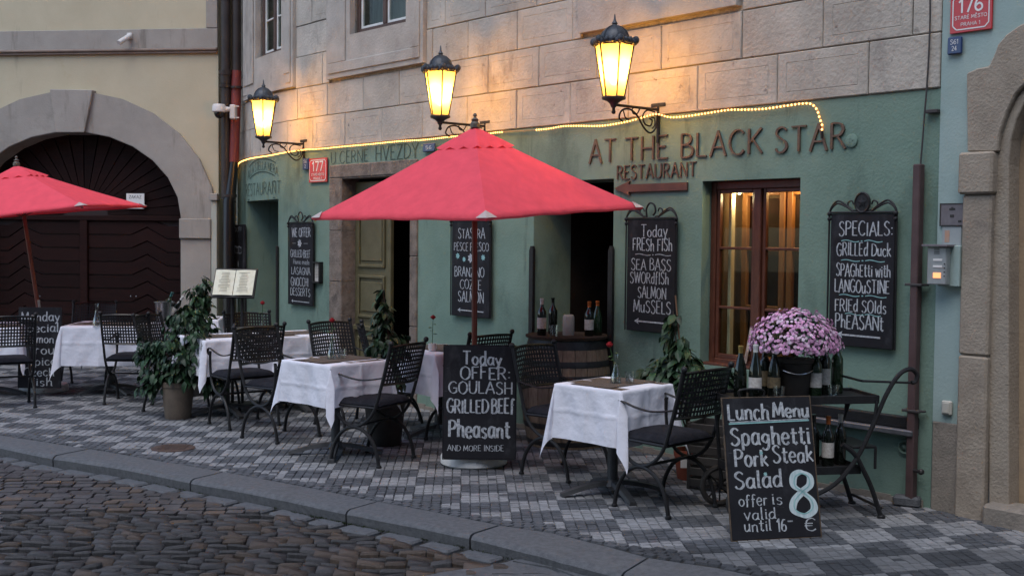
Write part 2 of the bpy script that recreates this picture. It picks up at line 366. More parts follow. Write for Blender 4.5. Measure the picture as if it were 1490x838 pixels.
    def build(s, name, mats, parent=None, smooth=False, world=False, flip=False, bev=0.0, normals=True):
        me = bpy.data.meshes.new(name)
        off = Vector((0, 0, 0))
        if world and parent is not None:
            p = parent
            while p.parent: p = p.parent
            off = ORG[p.name]
        me.from_pydata([tuple(v-off) for v in s.v], [], s.f)
        if not isinstance(mats, (list, tuple)): mats = [mats]
        for mm in mats: me.materials.append(mm)
        me.polygons.foreach_set('material_index', s.m)
        at = me.attributes.new('tone', 'FLOAT', 'FACE'); at.data.foreach_set('value', s.t)
        if normals or bev:
            bm = bmesh.new(); bm.from_mesh(me)
            if bev:
                es = [e for e in bm.edges if len(e.link_faces) == 2 and e.calc_face_angle(0) > .6]
                bmesh.ops.bevel(bm, geom=es, offset=bev, segments=1, affect='EDGES')
            bmesh.ops.recalc_face_normals(bm, faces=bm.faces)
            bm.to_mesh(me); bm.free()
        if smooth:
            me.polygons.foreach_set('use_smooth', [True]*len(me.polygons))
            if smooth != 2:
                try: me.set_sharp_from_angle(angle=R(40))
                except Exception: pass
        o = bpy.data.objects.new(name, me); link(o)
        if parent is not None: o.parent = parent
        else: ORG[o.name] = Vector((0, 0, 0))
        return o
def shared(name, me, parent, loc, rot=(0, 0, 0), scl=(1, 1, 1)):
    o = bpy.data.objects.new(name, me); link(o); o.parent = parent; o.location = loc; o.rotation_euler = rot; o.scale = scl
    return o
def kids(o): return [c for c in ALLKIDS.get(o.name, [])]
def dup(o, parent=None, _map=None):
    global ALLKIDS
    if _map is None:
        ALLKIDS = {}
        for x in bpy.data.objects:
            if x.parent: ALLKIDS.setdefault(x.parent.name, []).append(x)
    c = o.copy(); link(c); c.parent = parent
    if o.name in ORG: ORG[c.name] = ORG[o.name].copy()
    for k in kids(o): dup(k, c, 1)
    return c
def spline(pts, k=6, closed=False):
    pts = [Vector(p) if len(p) == 3 else Vector((p[0], p[1], 0)) for p in pts]; n = len(pts); out = []
    rng = range(n if closed else n-1)
    for i in rng:
        p1, p2 = pts[i], pts[(i+1) % n]
        p0 = pts[i-1] if (closed or i > 0) else p1*2-p2
        p3 = pts[(i+2) % n] if (closed or i+2 < n) else p2*2-p1
        for j in range(k):
            t = j/k
            out.append(.5*((2*p1)+(-p0+p2)*t+(2*p0-5*p1+4*p2-p3)*t*t+(-p0+3*p1-3*p2+p3)*t**3))
    if not closed: out.append(pts[-1].copy())
    return out
# ------------------------------------------------------------------ hand lettering: pen strokes
L_, C_ = 0, 1
GL = {
'A': (.62, [(L_, (0,0), (.31,1), (.62,0)), (L_, (.11,.34), (.51,.34))]),
'B': (.52, [(L_, (.03,0), (.03,1)), (C_, (.03,1), (.3,.98), (.43,.8), (.34,.6), (.06,.53)), (C_, (.06,.53), (.36,.5), (.52,.3), (.4,.05), (.03,0))]),
'C': (.58, [(C_, (.56,.84), (.42,.99), (.2,.95), (.03,.68), (.03,.32), (.2,.04), (.42,.01), (.57,.16))]),
'D': (.58, [(L_, (.03,0), (.03,1)), (C_, (.03,1), (.32,.95), (.56,.7), (.56,.32), (.34,.06), (.03,0))]),
'E': (.46, [(L_, (.03,0), (.03,1)), (L_, (.03,.98), (.44,.98)), (L_, (.03,.52), (.36,.52)), (L_, (.03,.02), (.46,.02))]),
'F': (.44, [(L_, (.03,0), (.03,1)), (L_, (.03,.98), (.44,.98)), (L_, (.03,.52), (.34,.52))]),
'G': (.6, [(C_, (.56,.84), (.42,.99), (.2,.95), (.03,.68), (.03,.32), (.2,.04), (.42,.01), (.57,.14)), (L_, (.57,.14), (.57,.45), (.36,.45))]),
'H': (.56, [(L_, (.03,0), (.03,1)), (L_, (.53,0), (.53,1)), (L_, (.03,.5), (.53,.5))]),
'I': (.16, [(L_, (.08,0), (.08,1))]),
'K': (.54, [(L_, (.03,0), (.03,1)), (L_, (.5,1), (.05,.45)), (L_, (.17,.58), (.54,0))]),
'L': (.42, [(L_, (.03,1), (.03,.02)), (L_, (.03,.02), (.42,.02))]),
'M': (.74, [(L_, (.03,0), (.1,1)), (L_, (.1,1), (.37,.2), (.64,1)), (L_, (.64,1), (.71,0))]),
'N': (.6, [(L_, (.03,0), (.03,1)), (L_, (.03,1), (.57,0)), (L_, (.57,0), (.57,1))]),
'O': (.64, [(C_, (.32,1), (.08,.82), (.02,.5), (.08,.18), (.32,0), (.56,.18), (.62,.5), (.56,.82), (.32,1))]),
'P': (.5, [(L_, (.03,0), (.03,1)), (C_, (.03,1), (.34,.97), (.48,.76), (.36,.52), (.03,.47))]),
'R': (.54, [(L_, (.03,0), (.03,1)), (C_, (.03,1), (.34,.97), (.46,.76), (.34,.54), (.03,.5)), (L_, (.24,.5), (.54,0))]),
'S': (.5, [(C_, (.46,.86), (.3,1), (.1,.92), (.06,.72), (.24,.54), (.42,.4), (.46,.18), (.3,.01), (.12,.02), (.02,.16))]),
'T': (.58, [(L_, (.29,0), (.29,1)), (L_, (0,.98), (.58,.98))]),
'U': (.58, [(C_, (.03,1), (.03,.5), (.07,.12), (.28,0), (.49,.12), (.55,.5), (.55,1))]),
'V': (.6, [(L_, (0,1), (.3,0), (.6,1))]),
'W': (.86, [(L_, (0,1), (.22,0), (.43,.9), (.64,0), (.86,1))]),
'Y': (.58, [(L_, (0,1), (.29,.48), (.58,1)), (L_, (.29,.48), (.29,0))]),
'Z': (.52, [(L_, (.02,.98), (.5,.98), (.02,.02), (.52,.02))]),
'a': (.46, [(C_, (.4,.5), (.26,.62), (.08,.52), (.02,.28), (.1,.04), (.26,.04), (.4,.24)), (C_, (.4,.62), (.39,.2), (.42,.03), (.5,.04))]),
'c': (.4, [(C_, (.38,.52), (.24,.62), (.07,.52), (.02,.3), (.1,.06), (.24,0), (.4,.1))]),
'd': (.46, [(C_, (.4,.48), (.26,.62), (.08,.52), (.02,.28), (.1,.04), (.26,.04), (.4,.22)), (L_, (.4,1), (.4,.04), (.47,.02))]),
'e': (.42, [(C_, (.04,.32), (.38,.36), (.32,.58), (.18,.62), (.04,.48), (.02,.24), (.14,.02), (.28,.01), (.4,.12))]),
'f': (.34, [(C_, (.36,.92), (.26,1), (.14,.9), (.12,.6), (.12,.2), (.1,-.1)), (L_, (0,.58), (.3,.58))]),
'g': (.46, [(C_, (.38,.5), (.24,.62), (.06,.5), (.04,.28), (.2,.14), (.36,.26), (.38,.5)), (C_, (.38,.6), (.4,.1), (.32,-.2), (.14,-.28), (.0,-.16))]),
'h': (.46, [(L_, (.04,1), (.04,0)), (C_, (.04,.4), (.2,.6), (.36,.54), (.39,.3), (.4,.02), (.47,.03))]),
'i': (.16, [(L_, (.08,.6), (.08,.02), (.14,.02)), (L_, (.08,.76), (.08,.84))]),
'k': (.44, [(L_, (.04,1), (.04,0)), (L_, (.38,.6), (.06,.28)), (L_, (.14,.34), (.44,0))]),
'l': (.16, [(L_, (.06,1), (.06,.04), (.15,.02))]),
'm': (.7, [(L_, (.04,.6), (.04,0)), (C_, (.04,.42), (.18,.6), (.32,.5), (.34,0)), (C_, (.34,.42), (.48,.6), (.62,.5), (.64,0))]),
'n': (.46, [(L_, (.04,.6), (.04,0)), (C_, (.04,.42), (.2,.6), (.36,.54), (.39,.3), (.4,.02), (.46,.02))]),
'o': (.44, [(C_, (.22,.62), (.06,.5), (.02,.3), (.08,.1), (.22,0), (.36,.1), (.42,.3), (.36,.52), (.22,.62))]),
'p': (.46, [(L_, (.05,.6), (.05,-.28)), (C_, (.05,.46), (.22,.62), (.38,.5), (.42,.28), (.34,.06), (.2,.0), (.05,.12))]),
'r': (.34, [(L_, (.05,.6), (.05,0)), (C_, (.05,.4), (.16,.58), (.32,.56))]),
's': (.38, [(C_, (.34,.52), (.22,.62), (.08,.56), (.08,.4), (.28,.27), (.32,.12), (.2,0), (.02,.08))]),
't': (.34, [(L_, (.14,.88), (.14,.08), (.24,0), (.32,.06)), (L_, (-.02,.64), (.36,.64))]),
'u': (.46, [(C_, (.03,.6), (.04,.2), (.12,.02), (.26,.04), (.39,.22)), (L_, (.4,.6), (.4,.02), (.46,.02))]),
'v': (.42, [(L_, (0,.6), (.2,0), (.4,.62))]),
'w': (.62, [(L_, (0,.6), (.15,0), (.3,.5), (.45,0), (.6,.62))]),
'y': (.44, [(L_, (0,.6), (.2,.08)), (C_, (.42,.6), (.28,.2), (.16,-.16), (.02,-.26))]),
'z': (.4, [(L_, (.02,.58), (.38,.58), (.02,.02), (.4,.02))]),
'1': (.26, [(L_, (0,.78), (.17,1), (.17,0))]),
'2': (.48, [(C_, (.03,.8), (.2,1), (.42,.86), (.38,.56), (.03,.02)), (L_, (.03,.02), (.48,.02))]),
'3': (.46, [(C_, (.03,.86), (.24,1), (.42,.8), (.2,.54)), (C_, (.2,.54), (.46,.4), (.38,.06), (.16,0), (.02,.14))]),
'4': (.5, [(L_, (.36,0), (.36,1), (.02,.3), (.5,.3))]),
'5': (.46, [(L_, (.42,.98), (.08,.98), (.06,.56)), (C_, (.06,.56), (.3,.62), (.44,.38), (.34,.06), (.14,0), (.02,.12))]),
'6': (.48, [(C_, (.42,.92), (.2,.9), (.04,.5), (.06,.14), (.24,0), (.44,.14), (.42,.42), (.24,.52), (.06,.36))]),
'7': (.46, [(L_, (.02,.98), (.46,.98), (.16,0))]),
'8': (.5, [(C_, (.25,.55), (.08,.7), (.1,.92), (.26,1), (.42,.9), (.42,.7), (.25,.55), (.06,.34), (.04,.12), (.25,0), (.46,.12), (.44,.34), (.25,.55))]),
':': (.14, [(L_, (.07,.1), (.07,.18)), (L_, (.07,.5), (.07,.58))]),
'-': (.3, [(L_, (.02,.4), (.28,.4))]),
'=': (.2, [(L_, (0,.62), (.2,.62)), (L_, (0,.48), (.2,.48))]),
'~': (.9, [(C_, (0,.2), (.2,.36), (.45,.2), (.7,.04), (.9,.22))]),
'\u20ac': (.5, [(C_, (.48,.84), (.32,1), (.1,.8), (.08,.2), (.3,0), (.48,.14)), (L_, (0,.6), (.36,.6)), (L_, (0,.42), (.34,.42))]),
}
ACC = {'\u00c9': ('E', (.16, 1.1), (.32, 1.3)), '\u011a': ('E', (.1, 1.3), (.22, 1.1), (.34, 1.3)), '\u010c': ('C', (.18, 1.3), (.3, 1.1), (.42, 1.3))}
def textwidth(t, gap=.13):
    x = 0
    for ch in t:
        if ch == ' ': x += .34
        else:
            g = GL[ACC[ch][0] if ch in ACC else ch]; x += g[0]+gap
    return x-gap
KZ = [0]; PENK = .62
def strokes(mb, pts, hw, y0, th, nib=None, mono=False):
    """a pen stroke as a ribbon in (x, z), its face at y0; th > 0 gives it thickness"""
    n = len(pts); hw *= PENK; KZ[0] = (KZ[0]+1) % 5; y = y0+KZ[0]*(.0002 if th <= 0 else .0006)
    la, ra = [], []
    for i, p in enumerate(pts):
        a = pts[max(i-1, 0)]; b = pts[min(i+1, n-1)]; t = (b-a)
        if t.length < 1e-9: t = Vector((1, 0, 0))
        t.normalize(); nrm = Vector((-t.y, t.x, 0))
        if mono: wv = nrm*hw
        else:
            k = abs(nrm.x*.87+nrm.y*-.3)
            wv = nrm*hw*(.42+.75*k)
        la.append(p+wv); ra.append(p-wv)
    vs = [(q.x, y, q.y) for q in la]+[(q.x, y, q.y) for q in ra]
    fs = [(i, i+1, n+i+1, n+i) for i in range(n-1)]
    if th > 0:
        m = len(vs); vs += [(v[0], y-th, v[2]) for v in vs[:m]]
        fs += [(i, m+i, m+i+1, i+1) for i in range(n-1)]+[(n+i, n+i+1, m+n+i+1, m+n+i) for i in range(n-1)]
        fs += [(0, n, m+n, m), (n-1, m+n-1, m+2*n-1, 2*n-1)]
    mb.add(vs, fs)
def write(mb, t, x, z, h, width=None, hw=.075, y=.002, th=0.0, gap=.13, mono=False, jit=0.0, mapf=None, slant=0.0, k=4, up=1):
    """write t from (x, z) with cap height h, in local (x right, z up), facing +y"""
    sx = h if width is None else width/textwidth(t, gap); i0 = len(mb.v)
    cx = 0.0
    for ch in t:
        if ch == ' ': cx += .34; continue
        extra = None
        if ch in ACC: extra = ACC[ch][1:]; ch = ACC[ch][0]
        wd, sts = GL[ch]; dj = random.uniform(-jit, jit); hj = 1+random.uniform(-jit, jit)
        for st in list(sts)+([(L_,)+tuple(extra)] if extra else []):
            pts = [Vector(((cx+p[0]+slant*p[1])*sx+x, (p[1]*hj+dj*.5)*h+z, 0)) for p in st[1:]]
            if st[0] == C_: pts = spline([(p.x, p.y) for p in pts], k)
            elif len(pts) > 2:                          # corners: each leg a stroke of its own
                for a, b in zip(pts[:-1], pts[1:]):
                    d = (b-a); e = d.normalized()*hw*h*.35 if d.length > 0 else d
                    strokes(mb, [a-e, b+e], hw*h, y, th, mono=mono)
                continue
            strokes(mb, pts, hw*h, y, th, mono=mono)
        cx += wd+gap
    if mapf: mb.map(mapf, i0)
    return cx*sx
# ------------------------------------------------------------------ ground: kerb line, road, pavement
ZS = -.085
front_px = [(0,646.8),(78,662.8),(178,677),(278,697),(370,713.5),(503,741),(613,762.5),(685,777),(784,799),(844,814)]
inner_px = [(0,633),(131.7,653),(230,670),(331,687),(440,707.5),(555,730.5),(620,742),(727,764),(800,774),(872,791),(945,810),(1040,824)]
KF = [G(*p) for p in front_px]; KI = [G(*p) for p in inner_px]
KF = [KF[0]+(KF[0]-KF[2])*k*.75 for k in (3, 2, 1)]+KF
KI = [KI[0]+(KI[0]-KI[2])*k*.75 for k in (3, 2, 1)]+KI
dF = (KF[-1]-KF[-4]); KF += [KF[-1]+dF*k for k in (.5, 1, 2, 3, 4)]
dI = (KI[-1]-KI[-4]); KI += [KI[-1]+dI*k for k in (.5, 1, 2, 3, 4)]
def yat(line, x):
    for a, b in zip(line[:-1], line[1:]):
        if a.x <= x <= b.x: return a.y+(b.y-a.y)*(x-a.x)/(b.x-a.x+1e-9)
    return line[0].y if x < line[0].x else line[-1].y
kf = lambda x: yat(KF, x)
ki = lambda x: yat(KI, x)
g = MB(); g.add([(-60, -60, ZS-.13), (60, -60, ZS-.13), (60, 60, ZS-.13), (-60, 60, ZS-.13)], [(0, 1, 2, 3)])
tag(g.build('ground', m_bed), kind='structure', label='dark earth under the street and the pavement')
road = empty('road', (0, 0, 0), kind='structure', label='wet dark cobbled roadway in front of the kerb')
xs = [-9+.25*i for i in range(57)]
b = MB()
for i in range(len(xs)-1):
    b.add([(xs[i], 0, ZS-.02), (xs[i+1], 0, ZS-.02), (xs[i+1], kf(xs[i+1])+.03, ZS-.02), (xs[i], kf(xs[i])+.03, ZS-.02)], [(0, 1, 2, 3)])
b.build('road_bed', m_bed, road)
def cobble_mesh(mb, cx, cy, wx, wy, rot, z, tone, lod=1):
    mb.tone = tone; c, s_ = math.cos(rot), math.sin(rot); vs = []
    rings = ((1.0, -.04), (.99, -.010), (.925, .0)) if lod else ((1.0, -.03), (.94, 0))
    shape = []
    for k in range(8):
        bx_, by_ = ((.5, .40), (.43, .5), (-.43, .5), (-.5, .40), (-.5, -.40), (-.43, -.5), (.43, -.5), (.5, -.40))[k]
        shape.append((bx_*wx*random.uniform(.95, 1.06), by_*wy*random.uniform(.93, 1.06)))
    tilt = (random.uniform(-.025, .025), random.uniform(-.025, .025))
    for f, dz in rings:
        for (x, y) in shape:
            X, Y = x*f, y*f
            vs.append((cx+X*c-Y*s_, cy+X*s_+Y*c, z+dz+(X*tilt[0]+Y*tilt[1])))
    vs.append((cx, cy, z+.003))
    n = len(rings); fs = []
    for r in range(n-1):
        for k in range(8): fs.append((r*8+k, r*8+(k+1) % 8, (r+1)*8+(k+1) % 8, (r+1)*8+k))
    for k in range(8): fs.append(((n-1)*8+k, (n-1)*8+(k+1) % 8, n*8))
    mb.add(vs, fs)
def inview(x, y, z=0.0, m=25):
    d = Vector((x, y, z-CAMZ)); f = d.dot(Fw)
    if f < .5: return None
    px = 745+F0*d.dot(Rt)/f; py = 419-F0*d.dot(Upv)/f
    return (px, py, f) if -m < px < 1490+m and -m < py < 838+m else None
cobs = []
row = 0; y = 4.6
SLAB = [G(560, 850), G(639, 836), G(741, 817), G(850, 811), G(1100, 850)]
def slab_y(x): return yat(SLAB, x) if x > SLAB[0].x else 0
while y < 13.2:
    dy = random.uniform(.080, .106); x = -8.2+random.uniform(0, .15)
    while x < 2.0:
        wx = random.uniform(.085, .165)
        yy = y+.06*math.sin(x*1.3+.7*row)*.5+x*.055
        xx = x+wx/2
        if yy < kf(xx)-.16 and yy > 4.6 and not (xx > -1.2 and yy < 7 and xx > SLAB[0].x and yy < slab_y(xx)+.03):
            iv = inview(xx, yy, ZS, 320)
            if iv: cobs.append((iv[2]+(0 if inview(xx, yy, ZS, 5) else 99), xx, yy, wx-.006, dy-.006, math.atan(.055)+random.uniform(-.07, .07), ZS+random.uniform(-.006, .006)))
        x += wx
    y += dy; row += 1
cobs.sort()
var = []
for k in range(10):
    mbv = MB(); cobble_mesh(mbv, 0, 0, 1, 1, 0, 0, random.random()); ov = mbv.build('cobble', m_cob if k < 7 else m_cob2, road, smooth=True); var.append(ov.data); bpy.data.objects.remove(ov)
for (f, x, yy, wx, wy, rt, z) in cobs[:300]:
    warm = random.random() < (.42 if x > -1.7 else .16)
    shared('cobble', random.choice(var[7:] if warm else var[:7]), road, (x, yy, z), (random.uniform(-.015, .015), random.uniform(-.015, .015), rt), (wx, wy, 1.0))
b = MB()
for (f, x, yy, wx, wy, rt, z) in cobs[300:]:
    b.cur = 1 if random.random() < .2 else 0
    cobble_mesh(b, x, yy, wx, wy, rt, z, random.random(), 0)
o = b.build('cobbles', [m_cob, m_cob2], road, smooth=True); o['kind'] = 'stuff'
# row of long grey setts along the kerb
b = MB(); x = -7.5; nset = 0
while x < .35:
    wx = random.uniform(.2, .3); xm = x+wx/2; a = math.atan2(kf(xm+.1)-kf(xm-.1), .2)
    mbv = MB(); mbv.box(-wx/2*1.05+.006, wx/2*1.05-.006, -.065, .065, -.04, .0, .012)
    o = mbv.build('gutter_sett', m_kerb, road); o.location = (xm, kf(xm)-.085, ZS+.004); o.rotation_euler = (0, random.uniform(-.02, .02), a)
    x += wx
# flush granite slabs bottom right
def slab(px, z0, z1, name='granite_slab', zz=None):
    pts = [G(p[0], p[1], z1) for p in px]; n = len(pts)
    mb = MB(); cx = sum(p.x for p in pts)/n; cy = sum(p.y for p in pts)/n
    ins = [Vector((p.x+(cx-p.x)*.02, p.y+(cy-p.y)*.02, z1)) for p in pts]
    vs = [(p.x, p.y, z0) for p in pts]+[(p.x, p.y, z1-.012) for p in pts]+[tuple(p) for p in ins]
    fs = [(i, (i+1) % n, n+(i+1) % n, n+i) for i in range(n)]+[(n+i, n+(i+1) % n, 2*n+(i+1) % n, 2*n+i) for i in range(n)]+[tuple(range(2*n, 3*n))]
    mb.add(vs, fs); return mb.build(name, m_kerb, road)
slab([(420,900),(560,849),(639,832),(741,816),(800,826),(868,852),(868,930)], ZS-.05, ZS+.004)
slab([(745,815),(790,805),(846,817),(905,827),(880,870),(872,851),(806,825)], ZS-.05, ZS+.012)
# kerb stones
kerb = empty('kerb', (0, 0, 0), kind='structure', label='grey granite kerb curving along the pavement')
jx = [G(78, 663).x-3.1, G(78, 663).x-1.55, G(78, 663).x, G(278, 697).x, G(505, 741).x, G(685, 777).x, G(905, 826).x, G(905, 826).x+1.3, G(905, 826).x+2.6]
for a, c in zip(jx[:-1], jx[1:]):
    n = 8; mb = MB(); vs = []; low = a > G(680, 777).x-.05
    for i in range(n+1):
        x = a+.006+(c-a-.012)*i/n
        f, t = Vector((x, kf(x))), Vector((x+.16, ki(x+.16)))
        drop = .0 if not low else -.02*min(1, max(0, (x-a)/(c-a)*1.0)) if a < 0.3 else -.02
        jz = random.uniform(-.002, .002)
        ft = f+(t-f).normalized()*.028
        vs += [(f.x, f.y, ZS-.1), (f.x-.004, f.y-.01, drop-.026+jz), (f.x+.002, f.y+.004, drop-.010+jz), (ft.x, ft.y, drop+jz), (t.x, t.y, jz*.5+drop*.3), (t.x, t.y, -.08)]
    fs = []
    for i in range(n):
        for k in range(5): fs.append((i*6+k, (i+1)*6+k, (i+1)*6+k+1, i*6+k+1))
    fs += [tuple(range(6)), tuple(n*6+k for k in range(5, -1, -1))]
    mb.add(vs, fs); mb.build('kerb_stone', m_kerb, kerb, smooth=True)
mb = MB()
for k in range(26):
    x = random.uniform(-4.5, .3); y0 = kf(x)-random.uniform(.0, .12) if k % 2 else random.uniform(5.2, kf(x)); r_ = random.uniform(.004, .009)
    mb.ball((x, y0, ZS+.004), r_, 5, 3, (1.3, .8, .5))
tag(mb.build('gravel', m_kerb), 'a few pale pebbles and scraps lying in the gutter', kind='stuff')
# tufts of moss in the gutter
mb = MB()
for k in range(240):
    x = random.choice([-1.3, -.9, -.2, -2.3, -1.05])+random.gauss(0, .18); y0 = kf(x)-random.uniform(.0, .03)
    for j in range(3):
        a = random.uniform(0, 6.3); h = random.uniform(.006, .02)
        mb.add([(x, y0, ZS), (x+.006*math.cos(a), y0+.006*math.sin(a), ZS), (x+.012*math.cos(a+.6), y0-.01, ZS+h)], [(0, 1, 2)])
tag(mb.build('moss', m_moss), 'small tufts of moss growing at the foot of the kerb', kind='stuff')
# pavement of small light and dark stone setts in a chequer
pav = empty('pavement', (0, 0, 0), kind='structure', label='pavement of small light and dark stone setts in a chequer')
b = MB(); X = [-9+.25*i for i in range(61)]
for i in range(len(X)-1):
    b.add([(X[i], ki(X[i])-.02, -.014), (X[i+1], ki(X[i+1])-.02, -.014), (X[i+1], 18, -.014), (X[i], 18, -.014)], [(0, 1, 2, 3)])
b.build('paving_bed', m_bed, pav)
def gx(x): return .17*x+.032*x*x
PW, PD = .062, .056
c0 = G(901.9, 769.7)
stones = []
def behind_wall(x, y):
    if x > P0.x+.8: return True
    # distance in front of restaurant front
    lo = None
    for (A, N) in WALLS:
        if (Vector((x, y))-A).dot(N) > -.03: return False
    return True
WALLS = []
def clearwall(x, y):
    if y < 6.2: return True
    if x < -3.7: return y < 15.3
    if x > 2.3: return y < 7.38-(x-2.68)*1.16-.02 if x > 2.68 else (Vector((x, y))-P0).dot(fnorm(0)) > .0
    if y < P1.y: return (Vector((x, y))-P0).dot(fnorm(0)) > .0
    s = S1+(y-P1.y)/.93
    return (Vector((x, y))-fpt(min(s, 10.5))).dot(fnorm(min(s, 10.5))) > -.05
IMAX, IMIN = 75, -130
for i in range(IMIN, IMAX):
    u = c0.x+.002+i*PW
    for j in range(-30, 190):
        v = j*PD
        y = c0.y+v+gx(u+PW/2)-gx(c0.x); x = u+PW/2-.04*v
        if y > 16 or y < 5.6: continue
        d = y-ki(x)
        if d < .03: continue
        if not clearwall(x, y): continue
        iv = inview(x, y, 0, 320)
        if not iv: continue
        bi, bj = i//5, (j+5)//5
        light = (bi+bj) % 2 == 1
        if d < .17+.05*math.sin(x*9): light = False; edge = True
        else: edge = False
        stones.append((iv[2]+(0 if inview(x, y, 0, 5) else 99), x, y, light, edge))
stones.sort()
def sett(mb, x, y, w_, d_, rt, z, tone, flat=False):
    mb.tone = tone; c, s_ = math.cos(rt), math.sin(rt)
    cor = [(-w_/2, -d_/2), (w_/2, -d_/2), (w_/2, d_/2), (-w_/2, d_/2)]; vs = []
    jit = [(random.uniform(-.06, .06)*w_, random.uniform(-.06, .06)*d_) for _ in range(4)]
    for f, dz in ((1, -.014), (.88, 0)):
        for (px, py), (jx_, jy_) in zip(cor, jit):
            X, Y = (px+jx_)*f, (py+jy_)*f
            vs.append((x+X*c-Y*s_, y+X*s_+Y*c, z+dz+random.uniform(-.0009, .0009)*(1 if w_ < .5 else 0)))
    mb.add(vs, [(0, 1, 5, 4), (1, 2, 6, 5), (2, 3, 7, 6), (3, 0, 4, 7), (4, 5, 6, 7)])
svar = {}
for li in (0, 1):
    svar[li] = []
    for k in range(6):
        mbv = MB(); sett(mbv, 0, 0, 1, 1, 0, 0, random.random()); ov = mbv.build('paving_stone', m_ml if li else m_md, pav, normals=False); svar[li].append(ov.data); bpy.data.objects.remove(ov)
rest = MB()
for q, (f, x, y, light, edge) in enumerate(stones):
    rt = .12+.06*x*.3+random.uniform(-.05, .05); z = random.uniform(-.002, .002)
    slope = math.atan(.17+.064*x)
    w_, d_ = PW*.97, PD*.96
    rt = slope*.75+random.uniform(-.04, .04)
    if edge: rt = math.atan2(ki(x+.1)-ki(x-.1), .2)+random.uniform(-.3, .3); w_ *= random.uniform(.9, 1.3)
    if random.random() < .012: light = not light
    if q < 300: shared('paving_stone', random.choice(svar[1 if light else 0]), pav, (x, y, z), (0, 0, rt), (w_*1.0, d_*1.0, 1))
    else:
        rest.cur = 0 if light else 1
        sett(rest, x, y, w_, d_, rt, z, random.random())
o = rest.build('paving_stones', [m_ml, m_md], pav, normals=False); o['kind'] = 'stuff'
# manhole lid on the pavement
mc = G(252, 652); t = empty('drain_cover', (mc.x, mc.y, 0), label='small round rusty drain cover set in the pavement near the kerb', cat='drain cover')
mb = MB(); mb.lathe([(.17, -.01), (.17, .006), (.15, .009), (.0, .009)], 24); mb.build('lid', M('rusty_iron', (.05, .032, .028), (.09, .055, .04), 20, .7, bump=.8, bscale=60), t)
mb = MB()
for k in range(5): mb.box(-.11, .11, -.085+k*.04, -.068+k*.04, .009, .014, .003)
mb.build('ribs', MATS['rusty_iron'], t)
# ------------------------------------------------------------------ house added across the street, out of view, to keep sky off lower walls
oh = empty('added_house_across', (0, -4, 0), label='unseen grey rendered house added behind the viewer to keep sky light off the walls', cat='house')
OD = Vector((-1, .22)).normalized(); ON = Vector((OD.y, -OD.x)); OP = lambda u, o, z: Vector((.5+OD.x*u-ON.x*o*-1, -4.2+OD.y*u-ON.y*o*-1, z))
OP = lambda u, o, z: Vector((.5+OD.x*u+.21*o, -4.2+OD.y*u+.977*o, z))
OPP = 1
# ------------------------------------------------------------------ walls with openings
def wall(mb, fmap, u0, u1, z0, z1, holes, o=0.0, depth=.3, du=.3, sides=True, rev=None):
    us = sorted(set([u0, u1]+[h[0] for h in holes]+[h[1] for h in holes])); us = [u for u in us if u0 <= u <= u1]
    u2 = []
    for a, c in zip(us[:-1], us[1:]):
        n = max(1, int((c-a)/du)); u2 += [a+(c-a)*k/n for k in range(n)]
    u2.append(us[-1]); zs = sorted(set([z0, z1]+[h[2] for h in holes]+[h[3] for h in holes])); zs = [z for z in zs if z0 <= z <= z1]
    for a, c in zip(u2[:-1], u2[1:]):
        for d, e in zip(zs[:-1], zs[1:]):
            um, zm = (a+c)/2, (d+e)/2
            if any(h[0] < um < h[1] and h[2] < zm < h[3] for h in holes): continue
            mb.add([fmap(a, o, d), fmap(c, o, d), fmap(c, o, e), fmap(a, o, e)], [(0, 1, 2, 3)])
    for h in holes:
        a, c, d, e = h[:4]; dp = h[4] if len(h) > 4 else depth
        d0 = max(d, z0)
        mb.add([fmap(a, o, d0), fmap(a, o-dp, d0), fmap(a, o-dp, e), fmap(a, o, e)], [(0, 1, 2, 3)])
        mb.add([fmap(c, o, d0), fmap(c, o-dp, d0), fmap(c, o-dp, e), fmap(c, o, e)], [(0, 1, 2, 3)])
        mb.add([fmap(a, o, e), fmap(c, o, e), fmap(c, o-dp, e), fmap(a, o-dp, e)], [(0, 1, 2, 3)])
        if d > z0: mb.add([fmap(a, o, d), fmap(c, o, d), fmap(c, o-dp, d), fmap(a, o-dp, d)], [(0, 1, 2, 3)])
def wbox(mb, fm, u0, u1, o0, o1, z0, z1, ch=0.0):
    i0 = len(mb.v); mb.box(u0, u1, o0, o1, z0, z1, ch); mb.map(fm, i0); return mb
def rbox(mb, fm, a, c, z0, z1, d0, d1):          # an open-fronted room behind a hole
    mb.add([fm(a, d0, z0), fm(a, d1, z0), fm(a, d1, z1), fm(a, d0, z1)], [(0, 1, 2, 3)])
    mb.add([fm(c, d0, z0), fm(c, d1, z0), fm(c, d1, z1), fm(c, d0, z1)], [(0, 1, 2, 3)])
    mb.add([fm(a, d0, z1), fm(c, d0, z1), fm(c, d1, z1), fm(a, d1, z1)], [(0, 1, 2, 3)])
    mb.add([fm(a, d0, z0), fm(c, d0, z0), fm(c, d1, z0), fm(a, d1, z0)], [(0, 1, 2, 3)])
    mb.add([fm(a, d1, z0), fm(c, d1, z0), fm(c, d1, z1), fm(a, d1, z1)], [(0, 1, 2, 3)])
holes = [(u, u+1.0, z, z+1.7, .25) for u in [-12+2.3*k for k in range(12)] for z in (1.0, 4.2, 7.2)]
mb = MB(); wall(mb, OP, -13, 15.5, -.2, 10.2, holes, du=3); mb.add([OP(-13, 0, 10.2), OP(15.5, 0, 10.2), OP(15.5, -5, 12), OP(-13, -5, 12)], [(0, 1, 2, 3)]); mb.build('wall', m_grey, oh, world=True)
for h_ in holes:
    mb = MB(); wbox(mb, OP, h_[0], h_[1], -.27, -.25, h_[2], h_[3]); mb.build('window', m_dark, oh, world=True)
HG = 2.655                                        # top of the green render
